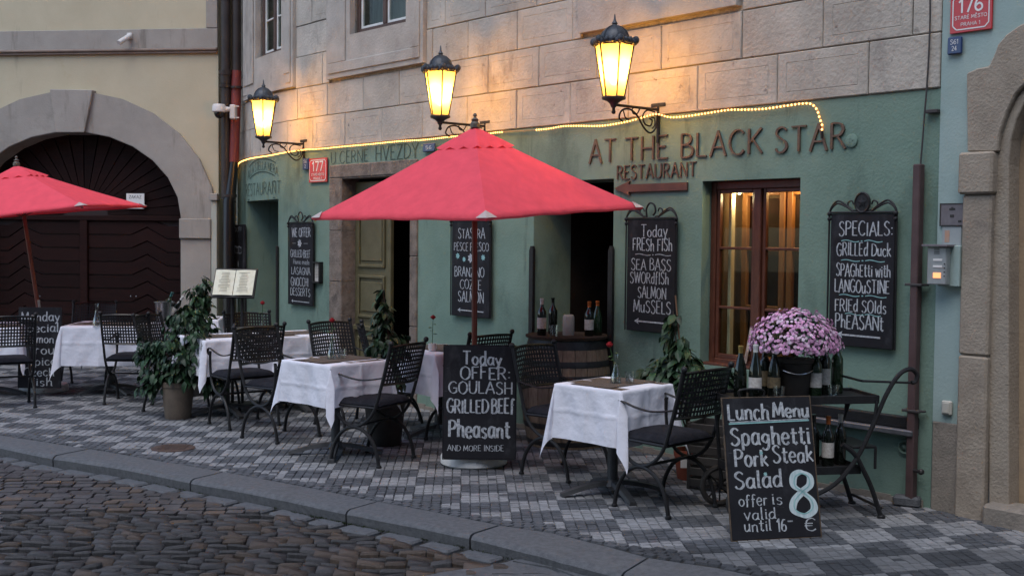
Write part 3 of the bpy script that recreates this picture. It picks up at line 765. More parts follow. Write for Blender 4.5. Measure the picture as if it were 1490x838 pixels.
HT = 6.4
SEND = 10.47
sx = lambda px, py: WP(px, py)[0]
zx = lambda px, py: WP(px, py)[1]
W0, W1 = sx(1163, 350), sx(1021, 350); WZ0, WZ1 = zx(1026, 531), zx(1021, 264)
D0, D1 = sx(893, 300), sx(776, 400); DZ1 = zx(893, 260)
N0, N1 = sx(598, 400), sx(498, 400); NZ1 = zx(500, 259)
M0, M1 = sx(608, 400), sx(481, 400); MZ1 = zx(484, 241)
E0, E1 = sx(405, 400), sx(359, 400); EZ1 = zx(382, 291)
rest_b = empty('restaurant_building', (*fpt(5), 0), label='old green and stone fronted restaurant with lit window and three wall lanterns', cat='building')
mb = MB()
wall(mb, FAC, 0.0, SEND, -.1, HG, [(W0, W1, WZ0, WZ1, .16), (D0, D1, -.1, DZ1, .45), (N0, N1, -.1, NZ1, .22), (E0, E1, -.1, EZ1, .42)])
mb.build('green_wall', m_green, rest_b, world=True)
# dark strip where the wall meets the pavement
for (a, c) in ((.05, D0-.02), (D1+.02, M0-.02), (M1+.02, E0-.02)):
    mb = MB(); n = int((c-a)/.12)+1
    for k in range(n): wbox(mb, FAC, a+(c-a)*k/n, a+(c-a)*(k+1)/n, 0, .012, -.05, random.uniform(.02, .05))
    mb.build('wall_skirting', m_plinth, rest_b, world=True)
# upper windows
U = [(sx(415.5, 40), sx(378, 40), zx(396, 80)), (sx(597, 20), sx(515.5, 20), zx(545, 45))]
uph = [(a, c, z, z+1.45, .22) for a, c, z in U]
mb = MB(); wall(mb, FAC, 0.0, SEND, HG, HT, uph, o=-.012); mb.build('upper_wall', m_joint, rest_b, world=True)
mb = MB(); wbox(mb, FAC, 0, SEND, -.9, -.7, HT, HT+.1); mb.build('roof_slab', m_dark, rest_b, world=True)
# surrounds of the upper windows: raised frames with a panel under each
SUR = [(sx(432, 100), sx(360, 100), zx(432, 127), U[0]), (sx(622, 60), sx(481, 80), zx(481, 117), U[1]), (sx(1078, 8), sx(848, 30), zx(848, 50), None)]
def framed(a, c, z0, z1, o, win, name):
    mb = MB()
    holes = [(win[0], win[1], win[2], win[2]+1.45, .25)] if win else [(a+.22, c-.22, z0+.3, z0+1.9, .06)]
    wall(mb, FAC, a, c, z0, z1, holes, o=o)
    for (p, q) in ((a, a), (c, c)): mb.add([FAC(p, -.02, z0), FAC(p, o, z0), FAC(p, o, z1), FAC(p, -.02, z1)], [(0, 1, 2, 3)])
    mb.add([FAC(a, -.02, z0), FAC(c, -.02, z0), FAC(c, o, z0), FAC(a, o, z0)], [(0, 1, 2, 3)])
    if not win: mb.add([FAC(a+.2, o-.06, z0+.28), FAC(c-.2, o-.06, z0+.28), FAC(c-.2, o-.06, z0+2), FAC(a+.2, o-.06, z0+2)], [(0, 1, 2, 3)])
    b2 = MB()
    if win:
        m = .13
        for (p, q, r_, s_) in ((a+.05, win[0]-.08, z0+.16, z1), (win[1]+.08, c-.05, z0+.16, z1), (a+.05, c-.05, z0+.05, z0+.16)):
            if q > p: wbox(b2, FAC, p, q, o, o+.014, r_, s_, .008)
        b2.build('surround_moulding', m_surr, rest_b, world=True)
    return mb.build(name, m_surr, rest_b, world=True)
for (a, c, z, win) in SUR: framed(a, c, z, HT, .055, win, 'window_surround')
# stone blocks of the upper wall, each its own piece
def block(u0, u1, z0, z1, o=.014, inset=True, tone=0):
    mb = MB(); mb.tone = tone; e = .0035; c = .006
    n = max(1, int((u1-u0)/.4)) if u0 < S1 else max(2, int((u1-u0)/.2))
    if (u1-u0) > .25 and inset and u0 < S1:
        R4 = [(0, 0, -.012), (0, 0, o-c), (c, c, o), (.072, .066, o), (.076, .0695, o-.0035), (.080, .073, o), (.0, .0, 0)]
        vs = []
        for (iu, iz, oo) in R4[:6]:
            vs += [(u0+e+iu, oo, z0+e+iz), (u1-e-iu, oo, z0+e+iz), (u1-e-iu, oo, z1-e-iz), (u0+e+iu, oo, z1-e-iz)]
        fs = []
        for r in range(5):
            for k in range(4): fs.append((r*4+k, r*4+(k+1) % 4, (r+1)*4+(k+1) % 4, (r+1)*4+k))
        fs.append((20, 21, 22, 23)); mb.add(vs, fs); mb.map(FAC)
    else:
        for i in range(n):
            wbox(mb, FAC, u0+e+(u1-u0-2*e)*i/n, u0+e+(u1-u0-2*e)*(i+1)/n, -.012, o+random.uniform(-.001, .001), z0+e, z1-e, c if n == 1 else 0)
    return mb.build('stone_block', m_stone, rest_b, world=True)
CH = .348
cj = {0: [0, .51, 1.24, 1.97, 2.69, 3.36, 4.05, 4.75, 5.45, 6.15, 6.85, 7.5, 8.1, 8.75, 9.4, 10.0, SEND],
      1: [0, .2, .87, 1.56, 2.34, 3.05, 3.76, 4.45, 5.15, 5.85, 6.5, 7.2, 7.85, 8.5, 9.2, 9.8, SEND],
      2: [0, .19, .86, 1.56, 2.1, 2.7, 3.34, 4.05, 4.75, 5.3, 5.85, 6.6, 7.3, 8.0, 8.6, 9.3, 9.9, SEND],
      3: [0, .5, 1.2, 1.9, 2.5, 3.2, 3.8, 4.5, 5.1, 5.8, 6.5, 7.2, 7.9, 8.5, 9.2, 9.8, SEND]}
for r in range(11):
    z0 = HG+.004+CH*r; z1 = min(z0+CH, HT)
    js = cj[r] if r < 3 else [x+(.0 if r % 2 else .33)*(0 < x < SEND) for x in cj[3]]
    for a, c in zip(js[:-1], js[1:]):
        segs = [(a, c, z0)]
        for (sa, sc_, sz, _) in SUR:
            new = []
            for (p, q, zz) in segs:
                if q <= sa or p >= sc_ or z1 <= sz+.002: new.append((p, q, zz)); continue
                if z0 < sz-.05:                      # block cut by the foot of a surround
                    if p < sa: new.append((p, sa, zz))
                    if q > sc_: new.append((sc_, q, zz))
                    m0, m1 = max(p, sa), min(q, sc_)
                    new.append((m0, m1, (zz if not isinstance(zz, tuple) else zz[0], sz)))
                else:
                    if p < sa-.03: new.append((p, sa, zz))
                    if q > sc_+.03: new.append((sc_, q, zz))
            segs = new
        for (p, q, zz) in segs:
            if q-p < .05: continue
            za, zb = (zz[0], zz[1]) if isinstance(zz, tuple) else (zz, z1)
            if isinstance(zz, tuple) and not isinstance(zz[0], float): za = z0
            if zb-za < .04: continue
            block(p, q, za, zb, o=.014+random.uniform(-.003, .004), inset=(random.random() < .6 and zb-za > .3), tone=random.random())
# upper windows themselves
def upwin(a, c, z, idx):
    h = 1.45
    fr = MB()
    for (p, q, r_, s_) in ((a, a+.05, z, z+h), (c-.05, c, z, z+h), (a+.05, c-.05, z, z+.06), (a+.05, c-.05, z+h-.05, z+h), ((a+c)/2-.03, (a+c)/2+.03, z+.06, z+h-.05)):
        wbox(fr, FAC, p, q, -.1, -.035, r_, s_, .006)
    f = fr.build('window', m_brown2, rest_b, world=True)
    for (p, q) in ((a+.05, (a+c)/2-.03), ((a+c)/2+.03, c-.05)):
        w_ = MB(); zz0, zz1 = z+.06, z+h-.05; t = .028
        for (x0, x1, y0, y1) in ((p, p+t, zz0, zz1), (q-t, q, zz0, zz1), (p+t, q-t, zz0, zz0+t), (p+t, q-t, zz1-t, zz1), (p+t, q-t, zz0+.38, zz0+.40), (p+t, q-t, zz0+.8, zz0+.82)):
            wbox(w_, FAC, x0, x1, -.085, -.055, y0, y1, .004)
        ww = w_.build('sash', m_white, f, world=True)
        for (y0, y1) in ((zz0+t, zz0+.38), (zz0+.40, zz0+.8), (zz0+.82, zz1-t)):
            g_ = MB(); wbox(g_, FAC, p+t, q-t, -.072, -.068, y0, y1); g_.build('pane', m_pane, f, world=True)
    bk = MB(); rbox(bk, FAC, a, c, z, z+h, -.22, -.5); bk.build('window_recess', M('net_curtain', (.30, .31, .29), (.42, .43, .41), 3, .9, stretch=(9, 9, .6)), rest_b, world=True)
for i, (a, c, z) in enumerate(U): upwin(a, c, z, i)
# lit ground-floor window: outer frame, panes, inner casement swung open, warm niche
def bars(mb, a, c, z0, z1, t, o0, o1, mid=.0, rails=(), ch=.006, railt=.014):
    wbox(mb, FAC, a, a+t, o0, o1, z0, z1, ch); wbox(mb, FAC, c-t, c, o0, o1, z0, z1, ch)
    wbox(mb, FAC, a+t, c-t, o0, o1-.002, z0, z0+t, ch); wbox(mb, FAC, a+t, c-t, o0, o1-.002, z1-t*1.25, z1, ch)
    if mid: wbox(mb, FAC, (a+c)/2-mid, (a+c)/2+mid, o0, o1+.008, z0+t, z1-t*1.25, ch)
T = .05
fr = MB(); bars(fr, W0, W1, WZ0, WZ1, T, -.17, -.10, mid=.035)
win = fr.build('window', m_brown, rest_b, world=True)
zr1, zr2 = zx(1035, 447.5), zx(1035, 361)
for (p, q) in ((W0+T, (W0+W1)/2-.035), ((W0+W1)/2+.035, W1-T)):
    s_ = MB(); zz0, zz1 = WZ0+T, WZ1-T*1.25; t = .028
    for (x0, x1, y0, y1) in ((p, p+t, zz0, zz1), (q-t, q, zz0, zz1), (p+t, q-t, zz0, zz0+.035), (p+t, q-t, zz1-t, zz1), (p+t, q-t, zr1-.01, zr1+.01), (p+t, q-t, zr2-.01, zr2+.01)):
        wbox(s_, FAC, x0, x1, -.15, -.115, y0, y1, .004)
    s_.build('sash', m_brown, win, world=True)
    for (y0, y1) in ((zz0+.035, zr1-.01), (zr1+.01, zr2-.01), (zr2+.01, zz1-t)):
        g_ = MB(); wbox(g_, FAC, p+t, q-t, -.137, -.133, y0, y1); g_.build('pane', m_pane, win, world=True)
s_ = MB(); wbox(s_, FAC, W0, W1+.0, -.098, -.02, WZ0, WZ0+.02, .004); s_.build('sill', m_brown, win, world=True)
nb = MB(); rbox(nb, FAC, W0, W1, WZ0, WZ1, -.172, -.52)
nb.build('window_niche', M('warm_niche', (.13, .085, .04), (.18, .12, .06), 3, .8), rest_b, world=True)
inn = MB()
for (p, q) in ((W0+.02, W0+.40), (W0+.42, W1-.06)):
    for (x0, x1, y0, y1) in ((p, p+.05, WZ0, WZ1-.03), (q-.05, q, WZ0, WZ1-.03), (p+.05, q-.05, WZ0, WZ0+.06), (p+.05, q-.05, WZ1-.1, WZ1-.03), (p+.05, q-.05, zr1-.02, zr1+.01), (p+.05, q-.05, zr2-.02, zr2+.01)):
        wbox(inn, FAC, x0, x1, -.44, -.40, y0, y1, .005)
inn.build('inner_casement', M('orange_pine', (.26, .11, .035), (.34, .16, .05), 6, .5, stretch=(5, 5, 1)), win, world=True)
inn = MB(); wbox(inn, FAC, W1-.110, W1-.080, -.26, -.215, WZ0+.01, WZ1-.05, .004)
inn.build('white_casement_edge', M('cream_paint', (.72, .62, .42), (.66, .56, .38), 9, .6), win, world=True)
inn = MB(); wbox(inn, FAC, W0+.07, W0+.37, -.49, -.47, WZ0+.06, WZ1-.12); wbox(inn, FAC, W0+.46, W1-.1, -.49, -.47, WZ0+.06, WZ1-.12)
inn.build('room_beyond', M('dark_room', (.035, .028, .018), (.06, .045, .025), 3, .9, spec=.1), win, world=True)
lo_ = bpy.data.lights.new('window_lamp', 'POINT'); lo_.energy = 4.5; lo_.color = (1, .62, .26); lo_.shadow_soft_size = .03
lo = bpy.data.objects.new('window_lamp', lo_); link(lo); lo.location = FAC(W0+.20, -.31, WZ1-.07)
lo2_ = bpy.data.lights.new('window_lamp', 'POINT'); lo2_.energy = 2.6; lo2_.color = (1, .74, .42); lo2_.shadow_soft_size = .03
lo2 = bpy.data.objects.new('window_lamp', lo2_); link(lo2); lo2.location = FAC(W1-.16, -.24, WZ1-.12)
for q, L_o in enumerate((lo, lo2)):
    lb = MB(); lb.ball((0, 0, 0), .012, 8, 6); lbo = lb.build('window_bulb', emis('warm_lamp', (1, .66, .3), 6), smooth=True)
    lbo.location = L_o.location+Vector((0, 0, .035)); tag(lbo, ('small warm bulb glowing behind the right half of the brown window', 'small warm bulb glowing behind the left half of the brown window')[q], 'bulb')
# rolled sign leaning inside the window
a = sx(1075, 510); mb = MB(); pth = [FAC(a+.02, -.105, WZ0+.04), FAC(a-.03, -.108, WZ0+.30)]
mb.tube(pth, .035, 12, flat=.3); o = mb.build('paper_roll', M('printed_label', (.62, .55, .45), (.28, .2, .16), 22, .7, detail=2), smooth=True)
tag(o, 'rolled cream printed paper leaning at the bottom of the lit window', 'paper roll')
# entrance opening
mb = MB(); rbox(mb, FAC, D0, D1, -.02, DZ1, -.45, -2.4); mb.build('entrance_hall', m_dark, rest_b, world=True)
mb = MB(); wbox(mb, FAC, D0+.05, D0+.75, -1.6, -1.2, 0, .95, .01); wbox(mb, FAC, D0+.12, D0+.7, -1.62, -1.3, .95, 1.32, .01)
wbox(mb, FAC, D1-.55, D1-.2, -1.45, -1.2, 0, 1.6, .01)
mb.build('hall_cupboard', m_dark2, rest_b, world=True)
mb = MB(); wbox(mb, FAC, D0+.28, D0+.34, -.62, -.55, 0, DZ1, .005); wbox(mb, FAC, D0+.0, D0+.28, -.62, -.55, 1.9, 1.96, .005)
mb.build('hall_door_frame', m_dark2, rest_b, world=True)
for k, (u, z1) in enumerate(((D1-.005, zx(775, 358)), (D0+.004, zx(893, 358)))):
    mb = MB(); mb.prism([(u-.025, .0), (u+.025, .0), (u+.025, z1-.04), (u+.008, z1), (u-.012, z1), (u-.025, z1-.03)], .004, .035 if k == 0 else .03)
    mb.map(FAC); mb.build('shutter_edge', m_black, rest_b, world=True)
# stone door portal: jambs, lintel in separate stones
def pstone(a, c, z0, z1, o=.022, mat=None, ch=.008):
    mb = MB(); mb.tone = random.random(); wbox(mb, FAC, a, c, -.02, o, z0, z1, ch); return mb.build('portal_stone', mat or m_portal2, rest_b, world=True)
for z0, z1 in ((-.02, .55), (.552, 1.2), (1.202, 1.75), (1.752, NZ1)):
    mb = MB(); wbox(mb, FAC, N1, M1, -.02, .022, z0, z1, .008); wbox(mb, FAC, N1-.006, N1+.01, -.21, .016, z0, z1, .004)
    mb.build('portal_stone', m_portal2, rest_b, world=True)
for z0, z1 in ((-.02, .8), (.802, 1.5), (1.502, NZ1)): pstone(M0, N0, z0, z1)
pstone(M0, (M0+M1)/2, NZ1+.002, MZ1); pstone((M0+M1)/2+.002, M1, NZ1+.002, MZ1)
mb = MB(); wbox(mb, FAC, N0, N1, -.21, .01, NZ1-.01, NZ1+.01); mb.build('lintel_soffit', m_portal2, rest_b, world=True)
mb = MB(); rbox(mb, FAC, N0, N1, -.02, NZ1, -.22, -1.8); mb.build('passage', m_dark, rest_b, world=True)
ds = WP(571, 420, -.18)[0]
dm_ = .5*(N1-.01+ds+.02)
door = MB(); wbox(door, FAC, ds, N1-.012, -.20, -.155, .02, NZ1-.04, .006)
dr = door.build('door', m_olive, rest_b, world=True)
for (z0, z1) in ((.25, .62), (.82, 1.28), (1.36, 2.05)):
    if z1 > NZ1-.1: z1 = NZ1-.15
    mb = MB(); a, c = ds+.09, N1-.09
    for (p, q, r_, s_) in ((a, a+.03, z0, z1), (c-.03, c, z0, z1), (a+.03, c-.03, z0, z0+.035), (a+.03, c-.03, z1-.035, z1)): wbox(mb, FAC, p, q, -.155, -.13, r_, s_, .008)
    wbox(mb, FAC, a+.055, c-.055, -.155, -.14, z0+.07, z1-.07, .01)
    mb.build('door_panel', m_olive, dr, world=True)
mb = MB(); wbox(mb, FAC, ds+.02, N1-.03, -.155, -.115, .68, .74, .01); mb.build('door_rail', m_olive, dr, world=True)
# narrow left doorway
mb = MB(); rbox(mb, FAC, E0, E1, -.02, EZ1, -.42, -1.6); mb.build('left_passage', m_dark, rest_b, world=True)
for k, (u, z1) in enumerate(((E0-.006, zx(403, 358)), (E1+.01, zx(357, 358)))):
    mb = MB(); wbox(mb, FAC, u-.022, u+.022, .004, .03, 0, z1, .008); mb.build('shutter_edge', m_black, rest_b, world=True)
# metal ledge low on the wall
mb = MB(); l0, l1 = sx(1338, 625), sx(1170, 600)
wbox(mb, FAC, l0, l1, .0, .10, .455, .492, .006); mb.build('ledge', m_galv, rest_b, world=True)
mb = MB(); wbox(mb, FAC, l0, l1, .0, .05, .494, .57, .006); mb.build('ledge_cover', m_black, rest_b, world=True)
# bronze letters on the wall
def facetext0(t, pxl, pyl, pxr, cap_px, name, mat, th=.018, hw=.07, gap=.16, y=.02, mono=False, kk=4):
    s0, z0 = WP(pxl, pyl); s1, _ = WP(pxr, pyl)
    scale = F0/(FAC((s0+s1)/2, 0, 0).y)
    mb = MB(); write(mb, t, 0, 0, cap_px/(F0/FAC(s0, 0, 0).y), width=s0-s1, hw=hw, y=y, th=th, gap=gap, mono=mono, k=kk)
    mb.map(lambda x, yy, z: FAC(s0-x, yy, z0+z))
    return mb.build(name, mat, rest_b, world=True)
def facetext(t, pxl, pyl, pxr, cap_px, name, mat, th=.018, hw=.07, gap=.16, y=.02, mono=False, kk=4):
    s0, z0 = WP(pxl, pyl); s1, _ = WP(pxr, pyl); h = cap_px/(F0/FAC(s0, 0, 0).y); sc_ = (s0-s1)/textwidth(t, gap); cx = 0
    for ch in t:
        if ch == ' ': cx += .34; continue
        wd = GL[ch][0]; mb = MB(); write(mb, ch, 0, 0, h, width=sc_*wd, hw=hw, y=y, th=th, gap=gap, mono=mono, k=kk)
        mb.map(lambda x, yy, z: FAC(s0-x-cx*sc_, yy, z0+z)); mb.build(name, mat, rest_b, world=True); cx += wd+gap
def word(t, pxl, pyl, pxr, cap, **k): return facetext(t, pxl, pyl, pxr, cap, 'letter', m_letter, **k)
word('AT', 859, 238, 897, 33, hw=.08, th=.012, y=.014); word('THE', 911, 234.5, 973, 33, hw=.08, th=.012, y=.014); word('BLACK', 992, 230, 1110, 34, hw=.08, th=.012, y=.014); word('STAR', 1129, 222.5, 1231, 36, hw=.085, th=.012, y=.014)
word('RESTAURANT', 899, 261.5, 1014, 19.5, hw=.09, th=.01, y=.012)
s0, z0 = WP(896, 274.5); s1, z1 = WP(1002, 270.5)
mb = MB(); zc = z0; mb.prism([(s0, zc), (s0-.17, zc+.055), (s0-.16, zc+.028), (s1, zc+.028), (s1, zc-.032), (s0-.16, zc-.032), (s0-.17, zc-.06)], .004, .022); mb.map(FAC)
mb.build('arrow', m_arrow, rest_b, world=True)
facetext('U CERNE', 482, 239, 536, 17, 'letter', m_painted, th=0, hw=.07, y=.004); facetext('HVEZDY', 547, 234.5, 609, 21, 'letter', m_painted, th=0, hw=.07, y=.004)
facetext('RESTAURANT', 358, 286, 409, 17, 'letter', m_painted, th=0, hw=.07, y=.004)
for (py, a, c) in ((267, 361.5, 400.5), (289.5, 361, 400.5)):
    mb = MB(); s0, z0 = WP(a, py+1.5); s1, _ = WP(c, py)
    wbox(mb, FAC, s1, s0, 0, .004, z0-.006, z0+.008); mb.build('painted_line', m_painted, rest_b, world=True)
# arched name over the left door
sL_, zL_ = WP(361, 262); sR_, _ = WP(405, 262); scn, Ah = (sL_+sR_)/2, (sL_-sR_)/2
arch = lambda t: .10*(1-t*t)
arc = 'ALLA STELLA NERA'; tot = textwidth(arc, .16); cur = 0
for ch in arc:
    if ch == ' ': cur += .34; continue
    gw = GL[ch][0]; k_ = 2*Ah/tot; mb = MB(); write(mb, ch, 0, 0, .10, width=gw*k_, hw=.085, y=.004)
    def mp(x, y, z, c=cur):
        t = (c*k_+x)/Ah-1
        return FAC(scn-t*Ah*(1+.5*z*(1 if False else 0)), y, zL_+arch(t)+z)
    mb.map(mp); mb.build('letter', m_painted, rest_b, world=True); cur += gw+.16
for (dz, a_) in ((-.025, .82), (.135, .88)):
    mb = MB(); strokes(mb, [Vector((t*Ah, zL_+dz+arch(t), 0)) for t in [-a_+2*a_*k/16 for k in range(17)]], .010, .004, 0, mono=True); mb.map(lambda x, y, z: FAC(scn-x, y, z))
    mb.build('painted_line', m_painted, rest_b, world=True)

# ------------------------------------------------------------------ left house
lh = empty('yellow_house', (LO.x-2, LO.y+.3, 0), label='pale yellow house with a grey stone arch and dark red gate', cat='house')
ucx = LP(106, 330)[0]; zsp = LP(265, 318)[1]; scl = F0/LEFT(ucx, 0, 0).y
AI, BI = (LP(106, 318)[0]-LP(265.5, 318)[0]), LP(112, 192)[1]-zsp
AO, BO = AI+.47, LP(106, 133)[1]-zsp
uL, uR = ucx+AI, ucx-AI
# wall round the arch: columns of quads above the opening
mb = MB(); n = 28
def zin(u): t = max(-1, min(1, (u-ucx)/AI)); return zsp+BI*math.sqrt(max(0, 1-t*t))
us = [0.0+(uR)*k/3 for k in range(3)]+[ucx-AI*math.cos(math.pi*k/n) for k in range(n+1)]+[uL+.6, uL+1.5, 7.5]
for a, c in zip(us[:-1], us[1:]):
    za = zin(a) if uR-1e-6 <= a <= uL+1e-6 and (a+c)/2 > uR else -.1
    zc = zin(c) if uR-1e-6 <= c <= uL+1e-6 and (a+c)/2 < uL else -.1
    if (a+c)/2 < uR or (a+c)/2 > uL: za = zc = -.1
    mb.add([LEFT(a, 0, za), LEFT(c, 0, zc), LEFT(c, 0, 6.6), LEFT(a, 0, 6.6)], [(0, 1, 2, 3)])
mb.add([LEFT(0, 0, -.1), LEFT(0, -5, -.1), LEFT(0, -5, 6.6), LEFT(0, 0, 6.6)], [(0, 1, 2, 3)])
mb.add([LEFT(0, 0, 6.6), LEFT(7.5, 0, 6.6), LEFT(7.5, -3, 6.6), LEFT(0, -3, 6.6)], [(0, 1, 2, 3)])
mb.build('wall', m_yellow, lh, world=True)
def lbox(name, mat, u0, u1, o0, o1, z0, z1, ch=.006, parent=lh):
    mb = MB(); wbox(mb, LEFT, u0, u1, o0, o1, z0, z1, ch); return mb.build(name, mat, parent, world=True)
# arch stones
na = 7; arcs = []
def arch_stone(t0, t1, oo=.05, ext=0, inn=0, name='arch_stone', taper=0.0):
    mb = MB(); k = 6 if not ext else 3; vs = []
    for i in range(k+1):
        t = t0+(t1-t0)*i/k; td = t+(0 if not taper else taper*(i/k-.5)*2)
        pi = (ucx-(AI-.0)*math.cos(t), zsp+(BI-inn)*math.sin(t)); po = (ucx-(AO+ext)*math.cos(td), zsp+(BO+ext)*math.sin(td))
        vs += [LEFT(pi[0], -.3, pi[1]), LEFT(pi[0], oo-.006, pi[1]), LEFT(pi[0]+(po[0]-pi[0])*.02, oo, pi[1]+(po[1]-pi[1])*.02), LEFT(po[0], oo, po[1]), LEFT(po[0], -.01, po[1])]
    fs = []
    for i in range(k):
        for j in range(4): fs.append((i*5+j, (i+1)*5+j, (i+1)*5+j+1, i*5+j+1))
    fs += [(0, 1, 2, 3, 4), tuple(k*5+j for j in (4, 3, 2, 1, 0))]
    mb.add(vs, fs); return mb.build(name, m_grey, lh, world=True)
kt = .125
arch_stone(.002, math.pi/2-kt+.002); arch_stone(math.pi/2+kt-.002, math.pi-.002)
mb = MB(); mb.prism([LP(*p) for p in ((86, 194), (128, 194), (140, 132.5), (78, 131.5))], -.3, .10); mb.map(LEFT); mb.build('keystone', m_grey, lh, world=True, bev=.008)
for side in (-1, 1):
    a, c = (uR-.40, uR) if side < 0 else (uL, uL+.40)
    lbox('pier', m_grey, a, c, 0, .05, -.05, zsp-.26); lbox('impost', m_grey, a-.01, c+.012, 0, .085, zsp-.258, zsp+.0, .01)
    q = uR if side < 0 else uL
    lbox('jamb', m_grey, q-.01, q+.01, -.3, .04, -.05, zsp)
lbox('pale_pillar', m_pale, .0, uR-.41, 0, .06, -.05, LP(300, 292)[1]); lbox('pillar_capital', m_grey, -.02, uR-.405, 0, .1, LP(300, 292)[1], LP(300, 282)[1])
# band and mouldings
zb = LP(200, 72)[1]
lbox('band', m_grey, 0, 7.5, 0, .03, zb, zb+.25); lbox('band_moulding', M('moulding_brown', (.22, .165, .14), (.28, .22, .18), 6, .9), 0, 7.5, 0, .07, zb-.035, zb, .01)
lbox('band_moulding', MATS['moulding_brown'], 0, 7.5, 0, .045, zb-.065, zb-.037, .006)
lbox('corner_pilaster', m_grey, 0, .15, 0, .035, zb+.252, 6.55)
# the gate: two leaves of dark red boards laid in a zigzag
GO = -.30
gate = lbox('gate', M('gate_back', (.02, .008, .008), None, rough=.7), uR-.02, uL+.02, GO-.08, GO-.03, -.05, zsp+.0, 0)
pk = .178; gm = (uL+uR)/2
def zz(path, z): return [(u, z+dz) for u, dz in path]
for leaf, (a, c) in enumerate(((uR+.02, gm-.06), (gm+.06, uL-.02))):
    w_ = c-a
    path = [(c, .0), (c-w_*.42, .0), (c-w_*.58, .10), (c-w_*.78, -.05), (a, -.05)] if leaf == 0 else [(c, -.05), (c-w_*.28, -.05), (c-w_*.44, .10), (c-w_*.62, .0), (a, .0)]
    path = path[::-1]
    z = .08
    while z < zsp-.12:
        mb = MB(); mb.tone = random.random(); g_ = .0075; m = len(path); vs = []
        tz = min(z+pk, zsp-.02)
        for (u, dz) in path: vs += [LEFT(u, GO-.03, z+dz+g_), LEFT(u, GO, z+dz+g_*1.3), LEFT(u, GO, min(z+pk+dz, zsp)-g_*1.3), LEFT(u, GO-.03, min(z+pk+dz, zsp)-g_)]
        fs = [(i*4+j, (i+1)*4+j, (i+1)*4+j+1, i*4+j+1) for i in range(m-1) for j in range(3)]
        mb.add(vs, fs); mb.build('board', m_gate, gate, world=True); z += pk
for (a, c) in ((gm-.055, gm+.055), (uR+.0, uR+.02), (uL-.02, uL)): lbox('stile', m_gate, a, c, GO-.02, GO+.03, 0, zsp, .008, gate)
lbox('transom', m_gate, uR, uL, GO-.02, GO+.035, zsp-.035, zsp+.035, .01, gate)
# fan of boards in the arch head
for k in range(22):
    t0, t1 = math.pi*k/22+.008, math.pi*(k+1)/22-.008; mb = MB(); mb.tone = random.random(); vs = []
    for t in (t0, t1):
        for rr_ in (.22, .99): vs.append(LEFT(gm-AI*rr_*math.cos(t), GO-.005, zsp+.04+(BI-.03)*rr_*math.sin(t)))
    vs += [tuple(Vector(v)+Vector((0, .03, 0))) for v in vs]
    mb.add(vs, [(0, 1, 3, 2), (0, 1, 5, 4), (2, 3, 7, 6), (1, 3, 7, 5)]); mb.build('board', m_gate, gate, world=True)
mb = MB(); vs = [LEFT(gm, GO-.04, zsp)]+[LEFT(gm-(AI+.03)*math.cos(math.pi*k/20), GO-.04, zsp+(BI+.05)*math.sin(math.pi*k/20)) for k in range(21)]
mb.add(vs, [tuple(range(len(vs)))]); mb.build('gate_head', MATS['gate_back'], gate, world=True)
for px in (54, 60, 192, 200):
    s_ = LP(px, 431, GO); mb = MB(); mb.ball(LEFT(s_[0], GO+.035, s_[1]), .009, 6, 4); mb.build('bolt', m_silver, gate, world=True)
# notice on the gate
su, sz = LP(199, 293, GO); nb_ = empty('gate_notice', LEFT(su, GO+.04, sz), rz=-LA, label='small white no entry notice fixed to the dark gate behind the parasol tip', cat='notice')
mb = MB(); mb.box(-.125, .125, -.006, .006, -.10, .10, .003); mb.build('panel', m_enwhite, nb_)
mb = MB(); write(mb, 'ZÁKAZ'.replace('Á', 'A'), -.085, .035, .04, width=.17, hw=.09, y=.007, mono=True); mb.map(lambda x, y, z: (x, -y, z)); mb.build('print', m_potblk, nb_)
# small white security camera above the band
su, sz = LP(191, 63); t = empty('security_camera', LEFT(su, .03, sz+.02), rz=-LA, label='small white tube camera on the grey band of the yellow house', cat='camera')
mb = MB(); mb.tube([(0, -.02, .06), (0, -.09, .03)], .012, 8); mb.box(-.035, .035, -.03, 0, .02, .10, .006); mb.build('bracket', m_camwhite, t)
mb = MB(); mb.tube([(.02, -.04, .06), (-.05, -.22, -.06)], .033, 10); mb.build('body', m_camwhite, t, smooth=True)
# ------------------------------------------------------------------ right house (176): turquoise wall and stone doorway
rh = empty('turquoise_house', (*fpt(-.4), 0), label='turquoise rendered house with a carved sandstone doorway at the right edge', cat='house')
J0 = sx(1404, 400); J1 = sx(1449, 300); J2 = sx(1458, 300)
zpl = zx(1375, 614)
mb = MB(); wall(mb, FAC, -.22, -.004, zpl, HT, [], o=.008); wall(mb, FAC, -4.0, -.22, 2.2, HT, [(-2.1, -.22, 2.2, 3.6, .0)], o=.008)
mb.add([FAC(-.004, .008, -.1), FAC(-.004, -.3, -.1), FAC(-.004, -.3, HT), FAC(-.004, .008, HT)], [(0, 1, 2, 3)])
wall(mb, FAC, -2.1, -.2, 2.15, 3.7, [(-1.6, -.45, 2.0, 2.74, .0)], o=.007)
mb.build('wall', m_turq, rh, world=True)
mb = MB(); wbox(mb, FAC, J0+.01, -.008, -.1, .014, -.1, zpl-.002, .004); mb.build('plinth', m_plinth, rh, world=True)
zi0, zi1 = zx(1430, 283), zx(1430, 222)
def rbx(name, mat, a, c, o0, o1, z0, z1, ch=.008):
    mb = MB(); wbox(mb, FAC, a, c, o0, o1, z0, z1, ch); return mb.build(name, mat, rh, world=True)
rbx('jamb_stone', m_portal, J1, J0, -.02, .06, -.05, 1.0, .012); rbx('jamb_stone', m_portal, J1, J0, -.02, .058, 1.004, zi0-.002, .012)
rbx('impost', m_portal, J1-.012, J0+.02, -.02, .085, zi0, zi1, .014)
